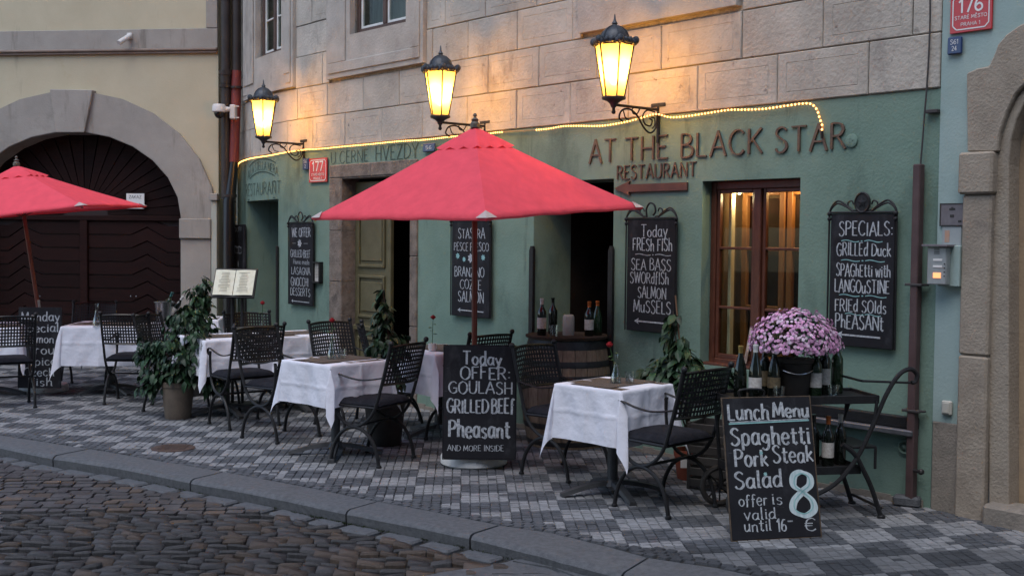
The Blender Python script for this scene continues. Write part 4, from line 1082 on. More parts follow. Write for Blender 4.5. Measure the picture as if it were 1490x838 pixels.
mb = MB(); poly = [WP(*p) for p in [(1413,221.5),(1412,108),(1428,101),(1444,98),(1451,84),(1458,66),(1470,52),(1490,38),(1560,12),(1650,0),(1650,60),(1560,92),(1500,120),(1483,138),(1470,165),(1460,195),(1457,221.5)]]
mb.prism(poly, -.02, .05); mb.map(FAC); mb.build('arch_stone', m_portal, rh, world=True, bev=.008)
mb = MB(); poly = [WP(*p) for p in [(1455,221),(1460,195),(1470,165),(1483,138),(1500,120),(1560,92),(1560,110),(1508,134),(1492,150),(1480,175),(1472,205),(1469,240),(1469,760),(1440,750),(1440,222)]]
mb.prism(poly, -.16, .012); mb.map(FAC); mb.build('inner_moulding', m_portal, rh, world=True, bev=.006)
rbx('doorway_wall', m_beige, -2.4, J2-.04, -.2, -.12, -.05, 3.4, 0)
rbx('step', m_plinth, -2.2, J1-.02, -.1, .12, -.06, .12, .02); rbx('foot_stone', m_plinth, J1-.1, J1+.0, .0, .09, -.05, .1, .02)
# far side of doorway so the house goes on
rbx('jamb_stone', m_portal, -2.1, -1.7, -.02, .06, -.05, 3.0, .012)
mb = MB(); wall(mb, FAC, -4.0, -2.1, -.1, 2.2, [], o=.008); mb.build('wall', m_turq, rh, world=True)
# ------------------------------------------------------------------ things on the walls
def onwall(name, px, py, o, label, cat, group=None, fm=None):
    s_, z_ = WP(px, py, o); t = empty(name, FAC(s_, o, z_), rz=-fang(s_), label=label, cat=cat, group=group); return t
def wallsize(px0, px1, py0, py1, o=0):
    a = WP(px0, (py0+py1)/2, o); c = WP(px1, (py0+py1)/2, o); m_ = (px0+px1)/2
    return a[0]-c[0], WP(m_, py0, o)[1]-WP(m_, py1, o)[1]
def mirror(x, y, z): return (x, -y, z)
def house_sign(px, py, w_, h, lines, label):
    t = onwall('house_number_sign', px, py, .02, label, 'house sign')
    mb = MB(); mb.box(-w_/2, w_/2, -.006, .006, -h/2, h/2, .003); mb.build('plate', m_redsign, t)
    mb = MB(); a, c, k = w_/2-.02, h/2-.02, .025
    pts = [(-a+k, c), (a-k, c), (a, c-k), (a, -c+k), (a-k, -c), (-a+k, -c), (-a, -c+k), (-a, c-k), (-a+k, c)]
    for p, q in zip(pts[:-1], pts[1:]): strokes(mb, [Vector((*p, 0)), Vector((*q, 0))], .006, .0075, 0, mono=True)
    for (txt, zz_, hh, ww, hw) in lines: write(mb, txt, -ww/2, zz_, hh, width=ww, hw=hw, y=.0075, mono=True)
    mb.map(mirror); mb.build('print', m_enwhite, t)
w_, h = wallsize(1383, 1444, -12, 47)
house_sign(1413.5, 17, w_, h, [('176', .0, h*.33, w_*.55, .12), ('STARÉ MĚSTO'.replace('É', '\u00c9').replace('Ě', '\u011a'), -h*.17, h*.085, w_*.76, .11), ('PRAHA 1', -h*.34, h*.085, w_*.46, .11)], 'red enamel house number plate 176 at the top right corner')
w_, h = wallsize(450, 476, 231, 266)
house_sign(463, 248, w_, h, [('177', -.02*h, h*.38, w_*.58, .12), ('STAR\u00c9 M\u011aSTO', -h*.22, h*.09, w_*.7, .12), ('PRAHA 1', -h*.38, h*.09, w_*.46, .12)], 'red enamel house number plate 177 beside the left lantern')
def blue_sign(px, py, px0, px1, py0, py1, lines, label):
    w_, h = wallsize(px0, px1, py0, py1); t = onwall('blue_sign', px, py, .025, label, 'blue sign')
    mb = MB(); mb.box(-w_/2, w_/2, -.012, .006, -h/2, h/2, .006); mb.build('plate', m_bluesign, t)
    mb = MB(); 
    for (txt, zz_, hh, ww) in lines: write(mb, txt, -ww*w_/2, zz_*h, hh*h, width=ww*w_, hw=.09, y=.0135, mono=True)
    mb.map(lambda x, y, z: (x+(0), -y, z)); mb.build('print', m_enwhite, t)
blue_sign(1390, 67, 1380, 1401, 55, 80, [('S61', .08, .26, .55), ('24', -.3, .26, .34)], 'small blue plate S61 24 under the red 176 plate')
blue_sign(445.5, 239, 441.5, 450, 230.5, 247, [('56', .1, .26, .5), ('2', -.32, .26, .2)], 'small dark blue plate left of the red 177 plate')
blue_sign(625, 215, 617, 634, 208, 220, [('56', -.2, .4, .5)], 'small blue plate half hidden by the top of the red parasol')
# glazed menu frame beside the left board
t = onwall('menu_case', 462.5, 396.5, .02, 'small black framed menu case right of the narrow left board', 'menu case')
w_, h = wallsize(457, 468, 381, 412); mb = MB()
for (a, c, d, e) in ((-w_/2, -w_/2+.025, -h/2, h/2), (w_/2-.025, w_/2, -h/2, h/2), (-w_/2, w_/2, -h/2, -h/2+.02), (-w_/2, w_/2, h/2-.02, h/2)): mb.box(a, c, -.03, .02, d, e, .003)
mb.build('frame', m_black, t); mb = MB(); mb.box(-w_/2+.02, w_/2-.02, -.005, .0, -h/2+.02, h/2-.02); mb.build('page', m_label, t)
mb = MB()
for k in range(9): mb.box(-w_*.25, w_*.2, -.008, -.005, h*.36-k*h*.07, h*.375-k*h*.07)
mb.build('print', m_print, t)
# plates, intercom, socket on the turquoise wall
t = onwall('company_plate', 1386, 312.5, .015, 'dull violet grey engraved plate on the turquoise wall', 'plate')
w_, h = wallsize(1368, 1404, 296, 329); mb = MB(); mb.box(-w_/2, w_/2, -.005, .004, -h/2, h/2, .002); mb.build('plate', m_plate, t)
mb = MB(); mb.box(-w_*.12, w_*.12, -.007, -.0045, h*.2, h*.28); mb.box(-w_*.08, w_*.08, -.007, -.0045, -h*.12, h*.0); mb.box(w_*.25, w_*.38, -.007, -.0045, -h*.34, -h*.25); mb.box(-w_*.04, w_*.05, -.007, -.0045, h*.3, h*.33)
for (a, c, d, e) in ((-w_/2, w_/2, h/2-.006, h/2), (-w_/2, w_/2, -h/2, -h/2+.006), (-w_/2, -w_/2+.006, -h/2+.006, h/2-.006), (w_/2-.006, w_/2, -h/2+.006, h/2-.006)): mb.box(a, c, -.008, -.0045, d, e)
mb.build('print', m_potblk, t)
t = onwall('company_plate', 1385, 344, .012, 'pale clear plate between the engraved plate and the intercom', 'plate')
w_, h = wallsize(1371, 1399, 331, 360); mb = MB(); mb.box(-w_/2, w_/2, -.004, .004, -h/2, h/2, .002); mb.build('plate', M('pale_plate', (.30, .34, .35), (.36, .38, .38), 20, .4), t)
mb = MB(); mb.box(-w_*.35, -w_*.1, -.006, -.0035, -h*.3, h*.3, .001); mb.build('print', M('orange_print', (.5, .27, .17), (.4, .3, .25), 30, .6), t)
t = onwall('intercom', 1380, 387, .05, 'grey door intercom with name strips and one lit orange button', 'intercom')
w_, h = wallsize(1362, 1398, 358, 417); mb = MB(); mb.box(-w_/2+.02, w_/2, -.02, .04, -h/2, h/2, .005); mb.build('back_box', m_turq, t)
mb = MB(); mb.box(-w_/2-.02, w_*.16, -.075, -.022, -h/2+.01, h/2-.01, .006); mb.build('housing', m_inter, t)
mb = MB(); mb.box(-w_/2-.04, w_*.16+.02, -.11, -.0, h/2-.008, h/2+.006, .002); mb.build('rain_cover', m_plate, t)
mb = MB()
for k in range(4): mb.box(-.055, -.02, -.0775, -.074, .075+k*.01, .079+k*.01)
for k in range(4): mb.box(.012, .02, -.08, -.074, .01-k*.025, .017-k*.025, .001)
mb.build('speaker_slots', m_potblk, t)
mb = MB()
for z in (.03, -.01): mb.box(-.06, .0, -.079, -.074, z, z+.014, .001)
mb.build('name_strip', m_enwhite, t)
mb = MB(); mb.box(-.058, -.008, -.08, -.074, -.075, -.042, .001); mb.build('lit_button', m_btn, t)
t = onwall('socket', 1378.5, 593, .02, 'small square cream switch low on the turquoise wall', 'switch')
mb = MB(); mb.box(-.034, .034, -.018, .008, -.045, .045, .008); mb.build('plate', M('cream_plastic', (.5, .49, .43), None, rough=.5), t); mb = MB(); mb.box(-.022, .022, -.025, -.018, -.033, .033, .004); mb.build('rocker', MATS['cream_plastic'], t)
# brown conduit with brackets
sB = sx(1341, 500); zt = zx(1336, 240)
ct = empty('downpipe', FAC(sB+.02, .05, 0), rz=-fang(0), label='narrow brown iron cover strip standing up the wall edge beside the turquoise house', cat='pipe')
mb = MB(); mb.box(-.026, .026, -.03, .03, 0, zt, .006); mb.build('strip', m_conduit, ct)
for z in (zx(1341, 414), zx(1341, 597)):
    mb = MB(); mb.box(-.06, .06, -.038, .02, z-.008, z+.008, .003); mb.tube([(.05, -.02, z), (.07, .03, z)], .008, 6); mb.build('bracket', m_pipegrey, ct)
mb = MB(); mb.tube([(.03, -.02, .24), (.075, -.03, .24)], .012, 8); mb.ball((.085, -.03, .24), .02, 8, 6); mb.build('valve', m_hoop, ct)
# black cable hanging down the wall
mb = MB(); pts = [(1354, -40), (1357, 0), (1356, 60), (1352, 130), (1349, 165), (1346, 205), (1343, 240), (1343, 250)]
P_ = []
for p in pts: s_, z_ = WP(*p); P_.append(FAC(s_+(.0), .03, z_))
mb.tube(spline(P_, 4), .0055, 6); cb = mb.build('cable', m_pipegrey, smooth=True); tag(cb, 'thin black cable hanging down from above onto the brown cover strip', 'cable')
s_, z_ = WP(1358, 163); mb = MB(); wbox(mb, FAC, s_-.05, s_+.03, .0, .045, z_-.012, z_+.012, .004); o = mb.build('cable_bracket', m_pipegrey); tag(o, 'small flat iron bracket holding the hanging cable to the wall', 'bracket')
# small round wall boxes and iron ring
t = onwall('junction_box', 1240, 205, .0, 'round green painted socket cover at the end of the bronze letters', 'wall box')
mb = MB(); mb.lathe([(0, 0), (.045, .0), (.045, .012), (.036, .016), (0, .014)], 18); mb.map(lambda x, y, z: (x, -z, y)); mb.build('cover', m_green, t, smooth=True)
mb = MB()
for a in (0, 2.1, 4.2): mb.ball((.014*math.cos(a), -.016, .014*math.sin(a)), .003, 5, 4)
mb.build('holes', m_potblk, t)
t = onwall('iron_ring', 1317, 650, .012, 'small round green painted hook plate low on the wall', 'wall ring')
mb = MB(); mb.tube([(.042*math.cos(a), -.006, .042*math.sin(a)) for a in [k*math.pi/8 for k in range(16)]], .008, 6, closed=True); mb.ball((0, -.003, 0), .02, 8, 6, (1, .4, 1)); mb.build('ring', m_green, t, smooth=True)
p = G(1322, 737); mb = MB(); mb.box(-.085, .085, -.045, .05, 0, .065, .012); o = mb.build('loose_stone', m_kerb); o.location = (p.x, p.y+.03, 0); o.rotation_euler = (0, 0, -.5); tag(o, 'loose grey stone block lying at the foot of the green wall', 'stone')
# downpipes in the corner
def pxY(px, py, Y): return AT(px, py, Y)
PY = 14.86
def pipe(name, label, segs, group=None):
    x0 = pxY(segs[0][0], 500, PY); t = empty(name, (x0.x, x0.y, 0), label=label, cat='downpipe', group='downpipes in the corner between the houses')
    return t
za = lambda py: pxY(330, py, PY).z
tA = pipe('downpipe', 'dark brown downpipe nearer the yellow wall', [(329, 0)]); xA = 0
mb = MB(); mb.tube([(0, 0, za(290)), (0, 0, 6.3)], .060, 14); mb.build('pipe', m_pipe, tA, smooth=True)
for (p0, p1, r_) in ((103, 110, .082), (110, 122, .068), (124, 128, .078)):
    mb = MB(); mb.lathe([(r_, za(p1)), (r_+.004, za(p0))], 14); mb.build('collar', m_pipe, tA, smooth=True)
tB = pipe('downpipe', 'downpipe with a rust red middle length and black foot', [(344, 0)])
mb = MB(); mb.tube([(0, .02, za(103)), (0, .02, 6.3)], .056, 14); mb.build('upper_pipe', m_pipe, tB, smooth=True)
mb = MB(); mb.tube([(-.03, .0, za(236)), (-.01, .01, za(160)), (0, .02, za(103))], .062, 14); mb.build('red_pipe', m_pipered, tB, smooth=True)
mb = MB(); mb.tube([(-.09, -.02, 0), (-.09, -.02, za(292)), (-.07, -.015, za(285)), (-.03, 0, za(236))], [.075, .075, .07, .055], 14); mb.build('lower_pipe', M('black_gloss_pipe', (.01, .01, .011), None, rough=.3), tB, smooth=True)
for (p0, p1, r_, x_) in ((283, 287, .098, -.09), (292, 295, .085, -.09), (126, 129, .075, 0)):
    mb = MB(); mb.lathe([(r_, za(p1)), (r_, za(p0))], 14, c=(x_, 0, 0)); mb.build('collar', m_pipe, tB, smooth=True)
pt = pxY(331, 163, 14.72); t = empty('dome_camera', tuple(pt), label='white dome camera with black eye on the red downpipe', cat='camera')
mb = MB(); mb.box(.03, .10, -.02, .10, -.09, .09, .01); mb.tube([(.05, -.0, .07), (.14, .02, .07)], .008, 6); mb.tube([(.05, 0, -.07), (.14, .02, -.07)], .008, 6); mb.build('mount', m_camwhite, t)
mb = MB(); mb.tube([(.03, 0, .03), (-.05, -.01, .03)], [.03, .04], 10); mb.lathe([(.0, .075), (.07, .07), (.085, .05), (.085, -.02), (.075, -.03), (0, -.03)], 18, c=(-.10, -.02, .02)); mb.build('housing', m_camwhite, t, smooth=True)
mb = MB(); mb.ball((-.10, -.02, -.02), .062, 14, 10, (1, 1, 1.1)); mb.build('lens', M('camera_lens', (.01, .01, .012), None, rough=.1), t, smooth=True)
# ------------------------------------------------------------------ wall lanterns
def lantern(px, py, pmx, pmy, label, en, arm=.51):
    """px,py foot of the glass; pmx,pmy wall mount"""
    s_, z_ = WP(pmx, pmy, 0.02)
    t = empty('wall_lantern', FAC(s_, .0, z_), rz=-fang(s_), label=label, cat='lantern', group='lit lanterns on the restaurant wall')
    mb = MB(); mb.box(-.012, .012, -.022, 0, -.26, .05, .004); mb.box(-.075, .075, -.02, 0, .022, .052, .005); mb.build('wall_plate', m_hoop, t)
    y = -arm
    mb = MB(); mb.tube([(0, -.01, .0), (0, y, .0)], .011, 8); mb.tube([(0, y, -.05), (0, y, .03)], .012, 8); mb.ball((0, y, -.055), .017, 8, 6); mb.build('arm', m_black, t, smooth=True)
    mb = MB()
    sc1 = [(-.02, -.03), (-.04, -.14), (-.10, -.185), (-.17, -.15), (-.25, -.06), (-.33, -.02), (-.41, -.035), (-.44, -.09), (-.40, -.12)]
    mb.tube(spline([(0, a*arm/.5, c) for a, c in sc1], 5), .0075, 6)
    sc2 = [(-.05, -.02), (-.14, -.015), (-.185, -.06), (-.16, -.12), (-.10, -.13), (-.08, -.09), (-.11, -.075)]
    mb.tube(spline([(0, a*arm/.5, c) for a, c in sc2], 5), .006, 6)
    sc3 = [(-.22, -.01), (-.25, -.05), (-.29, -.05), (-.30, -.015), (-.27, -.005)]
    mb.tube(spline([(0, a*arm/.5, c) for a, c in sc3], 5), .005, 6)
    sc4 = [(-.08, -.15), (-.05, -.12), (-.055, -.07), (-.09, -.065)]; mb.tube(spline([(0, a*arm/.5, c) for a, c in sc4], 5), .005, 6)
    sc5 = [(-.40, -.03), (-.37, -.09), (-.32, -.10)]; mb.tube(spline([(0, a*arm/.5, c) for a, c in sc5], 5), .005, 6)
    mb.build('scrollwork', m_black, t, smooth=True)
    zs_ = lambda z: .058+(z-.105)*.96
    Z0, Z1, r0, r1 = .058, .442, .082, .15; ph = R(30)
    mb = MB(); mb.lathe([(.012, .02), (.022, .03), (.028, .05), (.05, .07), (.088, .085), (.092, .10), (.084, .108)], 18, c=(0, y, -.046)); mb.build('cup', m_lamp, t, smooth=True)
    hexp = lambda r_, z, k: Vector((r_*math.cos(ph+k*math.pi/3), y+r_*math.sin(ph+k*math.pi/3), z))
    mb = MB()
    for k in range(6): mb.tube([hexp(r0, Z0, k), hexp(r1, Z1, k)], .0065, 6)
    for k in range(6): mb.tube([hexp(r0, Z0, k), hexp(r0, Z0, k+1)], .006, 6); mb.tube([hexp(r1, Z1, k), hexp(r1, Z1, k+1)], .008, 6)
    mb.build('cage', m_black, t, smooth=True)
    for k in range(6):
        mb = MB(); mb.add([hexp(r0-.002, Z0+.004, k), hexp(r0-.002, Z0+.004, k+1), hexp(r1-.002, Z1, k+1), hexp(r1-.002, Z1, k)], [(0, 1, 2, 3)]); mb.build('glass_pane', m_lampglass, t)
    mb = MB()
    for k in range(6):
        p, q = hexp(r1+.014, Z1+.018, k), hexp(r1+.014, Z1+.018, k+1)
        for j in range(4):
            c = p.lerp(q, (j+.5)/4); mb.ball(c+Vector((0, 0, .008*(1 if j in (1, 2) else -.2))), .021, 7, 5, (1, 1, 1.15))
            mb.tube([c+Vector((.018*math.cos(a), .0, .012+.018*math.sin(a))) for a in [n_*math.pi/3 for n_ in range(6)]], .006, 5, closed=True)
        mb.ball(p+Vector((0, 0, .012)), .028, 7, 5, (1, 1, 1.1))
    mb.build('crown', m_lamp, t, smooth=True)
    mb = MB(); mb.lathe([(.152, .508), (.148, .53), (.112, .548), (.107, .57), (.09, .605), (.058, .633), (.025, .648), (.018, .66), (.024, .668), (.012, .685), (.008, .70), (.004, .735), (0, .74)], 12, c=(0, y, -.063)); 
    for k in range(6): mb.tube([(r_*math.cos(ph+k*math.pi/3), y+r_*math.sin(ph+k*math.pi/3), z-.063) for r_, z in ((.114, .550), (.109, .572), (.092, .607), (.060, .635), (.025, .650))], .004, 5)
    mb.build('roof', m_lamp, t, smooth=True)
    mb = MB(); mb.ball((0, y, .185), .028, 10, 8, (1, 1, 1.5)); bl = mb.build('bulb', emis('lantern_bulb', (1, .78, .42), 14), t, smooth=True)
    ld = bpy.data.lights.new('lantern_light', 'POINT'); ld.energy = en; ld.color = (1, .66, .27); ld.shadow_soft_size = .03
    lo = bpy.data.objects.new('lantern_light', ld); link(lo); lo.parent = t; lo.location = (0, y, .27)
    return t
lantern(890, 150, 957, 160, 'lit yellow lantern above the bronze name, rightmost of the three', 17)
lantern(626, 182, 705, 184, 'lit yellow lantern just above the top of the red parasol', 17, arm=.53)
lantern(384, 207, 441, 210, 'lit yellow lantern at the curved corner above the left doorway', 17)
# ------------------------------------------------------------------ fairy-light rope
def rope_path(pxs, o=.03):
    P_ = []
    for p in pxs: s_, z_ = WP(p[0], p[1], o); P_.append((s_, z_))
    sp = spline(P_, 8); return [FAC(p.x, o, p.y) for p in sp]
ropeL = [(343, 256), (346, 243), (349, 237), (365, 231), (390, 227), (411, 223), (440, 218.5), (470, 216.5), (500, 213.5), (535, 210.5), (580, 206), (620, 203.5), (660, 199), (700, 196), (730, 192.5), (780, 189.5)]
ropeR = [(780, 189.5), (800, 187.5), (820, 184), (840, 183.5), (875, 183.5), (905, 179), (930, 173), (955, 166.5), (975, 171), (1000, 169.5), (1030, 165), (1060, 160.5), (1085, 160), (1110, 159), (1130, 156.5), (1150, 153.5), (1170, 151), (1181, 152), (1189, 160), (1193, 172), (1197, 184), (1196, 191)]
rl = tag(empty('fairy_lights', FAC(5, .03, 2.6)), 'long rope of warm fairy lights pinned along the top of the green wall', 'fairy lights')
P_ = rope_path(ropeL)+rope_path(ropeR)[1:]
mb = MB(); mb.tube(P_, .0075, 6); mb.build('rope', m_tubeg, rl, smooth=True, world=True)
mb = MB(); acc = 0; step = .031; dead = [sx(728, 190), sx(781, 188)]
for p, q in zip(P_[:-1], P_[1:]):
    d = (q-p).length
    while acc < d:
        c = p.lerp(q, acc/d); 
        sc_ = None
        pr = inview(c.x, c.y, c.z)
        if not (pr and 733 < pr[0] < 781): mb.ball(tuple(c+Vector((fnorm(1).x, fnorm(1).y, 0))*.004), .0072, 6, 4)
        acc += step
    acc -= d
o = mb.build('bulbs', m_bulb, rl, smooth=True, world=True); o['kind'] = 'stuff'
mb = MB(); e = P_[-1]; mb.tube([e, e+Vector((0, 0, -.05))], .008, 8); mb.build('end_plug', m_black, rl, world=True)
# ------------------------------------------------------------------ chairs
def arc(cx, cy, rx, ry, a0, a1, n, x=0):
    return [(x, cx+rx*math.cos(R(a0+(a1-a0)*k/n)), cy+ry*math.sin(R(a0+(a1-a0)*k/n))) for k in range(n+1)]
CG = 'black iron chairs with pierced backs at the cafe tables'
def make_chair():
    t = empty('cafe_chair', (0, 0, 0)); HW = .235
    for s in (-1, 1):
        x = s*HW; mb = MB()
        side = [(x, -.315, .90), (x, -.27, .72), (x, -.225, .56), (x, -.185, .44), (x, -.13, .355), (x, -.05, .30), (x, .03, .29), (x, .11, .325), (x, .165, .40), (x, .19, .50), (x, .195, .60), (x, .19, .655)]
        mb.tube(spline(side, 3), .0125, 8); mb.ball((x, -.322, .915), .021, 8, 6)
        mb.build('side_frame', m_black, t, smooth=True)
        mb = MB(); arm_ = [(x, -.262, .665), (x, -.16, .645), (x, -.05, .635), (x, .06, .648), (x, .16, .672), (x, .215, .68), (x, .243, .66), (x, .238, .63), (x, .21, .622), (x, .2, .645)]
        mb.tube(spline(arm_, 3), .0115, 6, flat=.55); mb.build('armrest', m_black, t, smooth=True)
        mb = MB(); leg = [(x, -.218, .0), (x, -.208, .06), (x, -.185, .14), (x, -.13, .225), (x, -.06, .272), (x, 0, .284), (x, .06, .272), (x, .13, .225), (x, .185, .14), (x, .208, .06), (x, .218, .0)]
        mb.tube(spline(leg, 2), .0135, 8)
        for yy in (-.218, .218): mb.lathe([(.019, 0), (.021, .006), (.016, .018)], 10, c=(x, yy, 0))
        mb.build('leg_arch', m_black, t, smooth=True)
    mb = MB()
    mb.tube([(-HW, .0, .287), (HW, .0, .287)], .010, 6); mb.tube([(-HW, -.19, .435), (HW, -.19, .435)], .010, 6); mb.tube([(-HW, .19, .44), (HW, .19, .44)], .010, 6)
    for s in (-1, 1): mb.tube([(s*HW, -.19, .435), (s*HW, .19, .44)], .010, 6)
    for k in range(-3, 4): mb.box(k*.06-.012, k*.06+.012, -.19, .19, .433, .437)
    mb.build('seat_frame', m_black, t, smooth=True)
    # seat cushion, buttoned
    N = 10; vs = []; a = .232; b_ = .215
    for j in range(N+1):
        for i in range(N+1):
            u, v = -1+2*i/N, -1+2*j/N
            e = (1-abs(u)**6)*(1-abs(v)**6); bt = 0
            for bu in (-.4, .4):
                for bv in (-.4, .4): bt += math.exp(-((u-bu)**2+(v-bv)**2)/.02)
            vs.append((u*a*(1-.03*abs(v)**4), v*b_, .455+.038*max(0, e)**.5-.016*bt))
    n1 = (N+1)**2; vs += [(v[0], v[1], .446) for v in vs]
    fs = [(j*(N+1)+i, j*(N+1)+i+1, (j+1)*(N+1)+i+1, (j+1)*(N+1)+i) for j in range(N) for i in range(N)]
    fs += [tuple(n1+q for q in f[::-1]) for f in fs]
    for i in range(N):
        for (p, q) in ((i, i+1), (N*(N+1)+i+1, N*(N+1)+i), ((i+1)*(N+1), i*(N+1)), (i*(N+1)+N, (i+1)*(N+1)+N)): fs.append((q, p, n1+p, n1+q))
    mb = MB(); mb.add(vs, fs); mb.build('cushion', m_cushion, t, smooth=2)
    # pierced back panel, bowed to the rear
    mb = MB()
    def bp(u, v, d=0):      # u -1..1, v 0..1 (z .62 -> .885)
        z = .615+.27*v+ .012*(1-u*u)*(v); y = -.243-.072*v-.045*(1-u*u)-.004; return (u*(HW-.008), y-d, z)
    nu, nv = 17, 9; bw = .0072
    for i in range(nu+1):
        u = -1+2*i/nu; du = bw/HW; vs = []
        for k in range(5):
            v = k/4; vs += [bp(u-du, v), bp(u+du, v), bp(u+du, v, .003), bp(u-du, v, .003)]
        mb.add(vs, [(k*4+j, k*4+(j+1) % 4, (k+1)*4+(j+1) % 4, (k+1)*4+j) for k in range(4) for j in range(4)])
    for j in range(nv+1):
        v = j/nv; dv = bw/.27*.9; vs = []
        for k in range(9):
            u = -1+2*k/8; vs += [bp(u, v-dv, -.001), bp(u, v+dv, -.001), bp(u, v+dv, .004), bp(u, v-dv, .004)]
        mb.add(vs, [(k*4+q, k*4+(q+1) % 4, (k+1)*4+(q+1) % 4, (k+1)*4+q) for k in range(8) for q in range(4)])
    mb.build('pierced_back', m_black, t)
    for v in (-.02, 1.02):
        mb = MB(); mb.tube([bp(-1+2*k/10, v, .001) for k in range(11)], .009, 6)
        mb.build('back_rail', M('worn_black_iron', (.016, .015, .014), (.035, .03, .022), 18, .3, metal=.3), t, smooth=True)
    return t
chair0 = make_chair(); CH_USED = [0]
def chair(x, y, fx, fy, label):
    o = chair0 if CH_USED[0] == 0 else dup(chair0); CH_USED[0] += 1
    o.location = (x, y, .004); o.rotation_euler = (0, 0, math.atan2(-fx, fy)); tag(o, label, 'chair', CG); return o
def chair_px(l, r_, label, away=True, back=.29):
    """from the photo position of the two upper ends of the back"""
    a = G(l[0], l[1], .91); c = G(r_[0], r_[1], .91); d = (c-a); d.z = 0; d.normalize()
    f = Vector((-d.y, d.x, 0)) if away else Vector((d.y, -d.x, 0))
    m_ = (a+c)/2; p = m_+f*back
    return chair(p.x, p.y, f.x, f.y, label)
chair_px((984, 540), (1063, 531), 'black chair with charcoal cushion in front of the wine cart, right of the nearest table')
chair(.40, 8.36, .74, -.67, 'black chair between the white nearest table and the TODAY OFFER board')
chair_px((556, 503), (622, 494), 'black armchair at the right of the middle white table, before the dark pot')
chair(-1.93, 9.76, .80, -.60, 'black chair left of the middle white table, partly under its cloth')
chair_px((340, 475), (411, 472), 'black chair in front of the long table left of the middle one')
chair_px((451, 470), (513, 466.5), 'black chair behind the middle table with the red rose in front of its back', away=False)
chair(-1.02, 10.45, .75, .1, 'dark chair half hidden by the leafy pot plant before the olive door')
chair_px((678, 488), (743, 483.5), 'black chair rising behind the TODAY OFFER board')
chair_px((329, 456), (391, 454.5), 'chair below the open menu stand, seen from its front', away=False)
chair(-3.25, 11.3, .96, -.25, 'chair half hidden behind the big bushy pot plant')
chair_px((151, 456.5), (214, 457), 'black chair in front of the table beneath the arch')
chair(-4.72, 12.98, .1, -1, 'black chair beside the gate behind the carafe table')
chair(-4.93, 11.35, -.5, .87, 'black chair at the left edge in front of the chalk board with white base')
# ------------------------------------------------------------------ tables, cloths
TG, KG = 'cafe tables under white cloths', 'white tablecloths'
def make_table():
    t = empty('cafe_table', (0, 0, 0)); mb = MB(); mb.box(-.5, .5, -.5, .5, .715, .737, .006); mb.build('table_top', m_rawedge, t)
    mb = MB(); mb.tube([(0, 0, .05), (0, 0, .715)], .035, 14); mb.lathe([(.07, .06), (.045, .1)], 14); mb.build('pedestal', m_leg, t, smooth=True)
    for k in range(4):
        a = k*math.pi/2+.0; mb = MB(); vs = []; n = 6
        for i in range(n+1):
            r_ = .03+.33*i/n; w_ = .034-.008*i/n; z = .085-.07*(i/n)**1.6
            for (q, zz_) in ((-w_, z-.02), (w_, z-.02), (w_*.8, z+.008), (-w_*.8, z+.008)):
                vs.append((r_*math.cos(a)-q*math.sin(a), r_*math.sin(a)+q*math.cos(a), max(0, zz_)))
        fs = [(i*4+j, i*4+(j+1) % 4, (i+1)*4+(j+1) % 4, (i+1)*4+j) for i in range(n) for j in range(4)]+[(0, 1, 2, 3), tuple(n*4+j for j in (3, 2, 1, 0))]
        mb.add(vs, fs); mb.build('foot', m_leg, t, smooth=True)
    return t
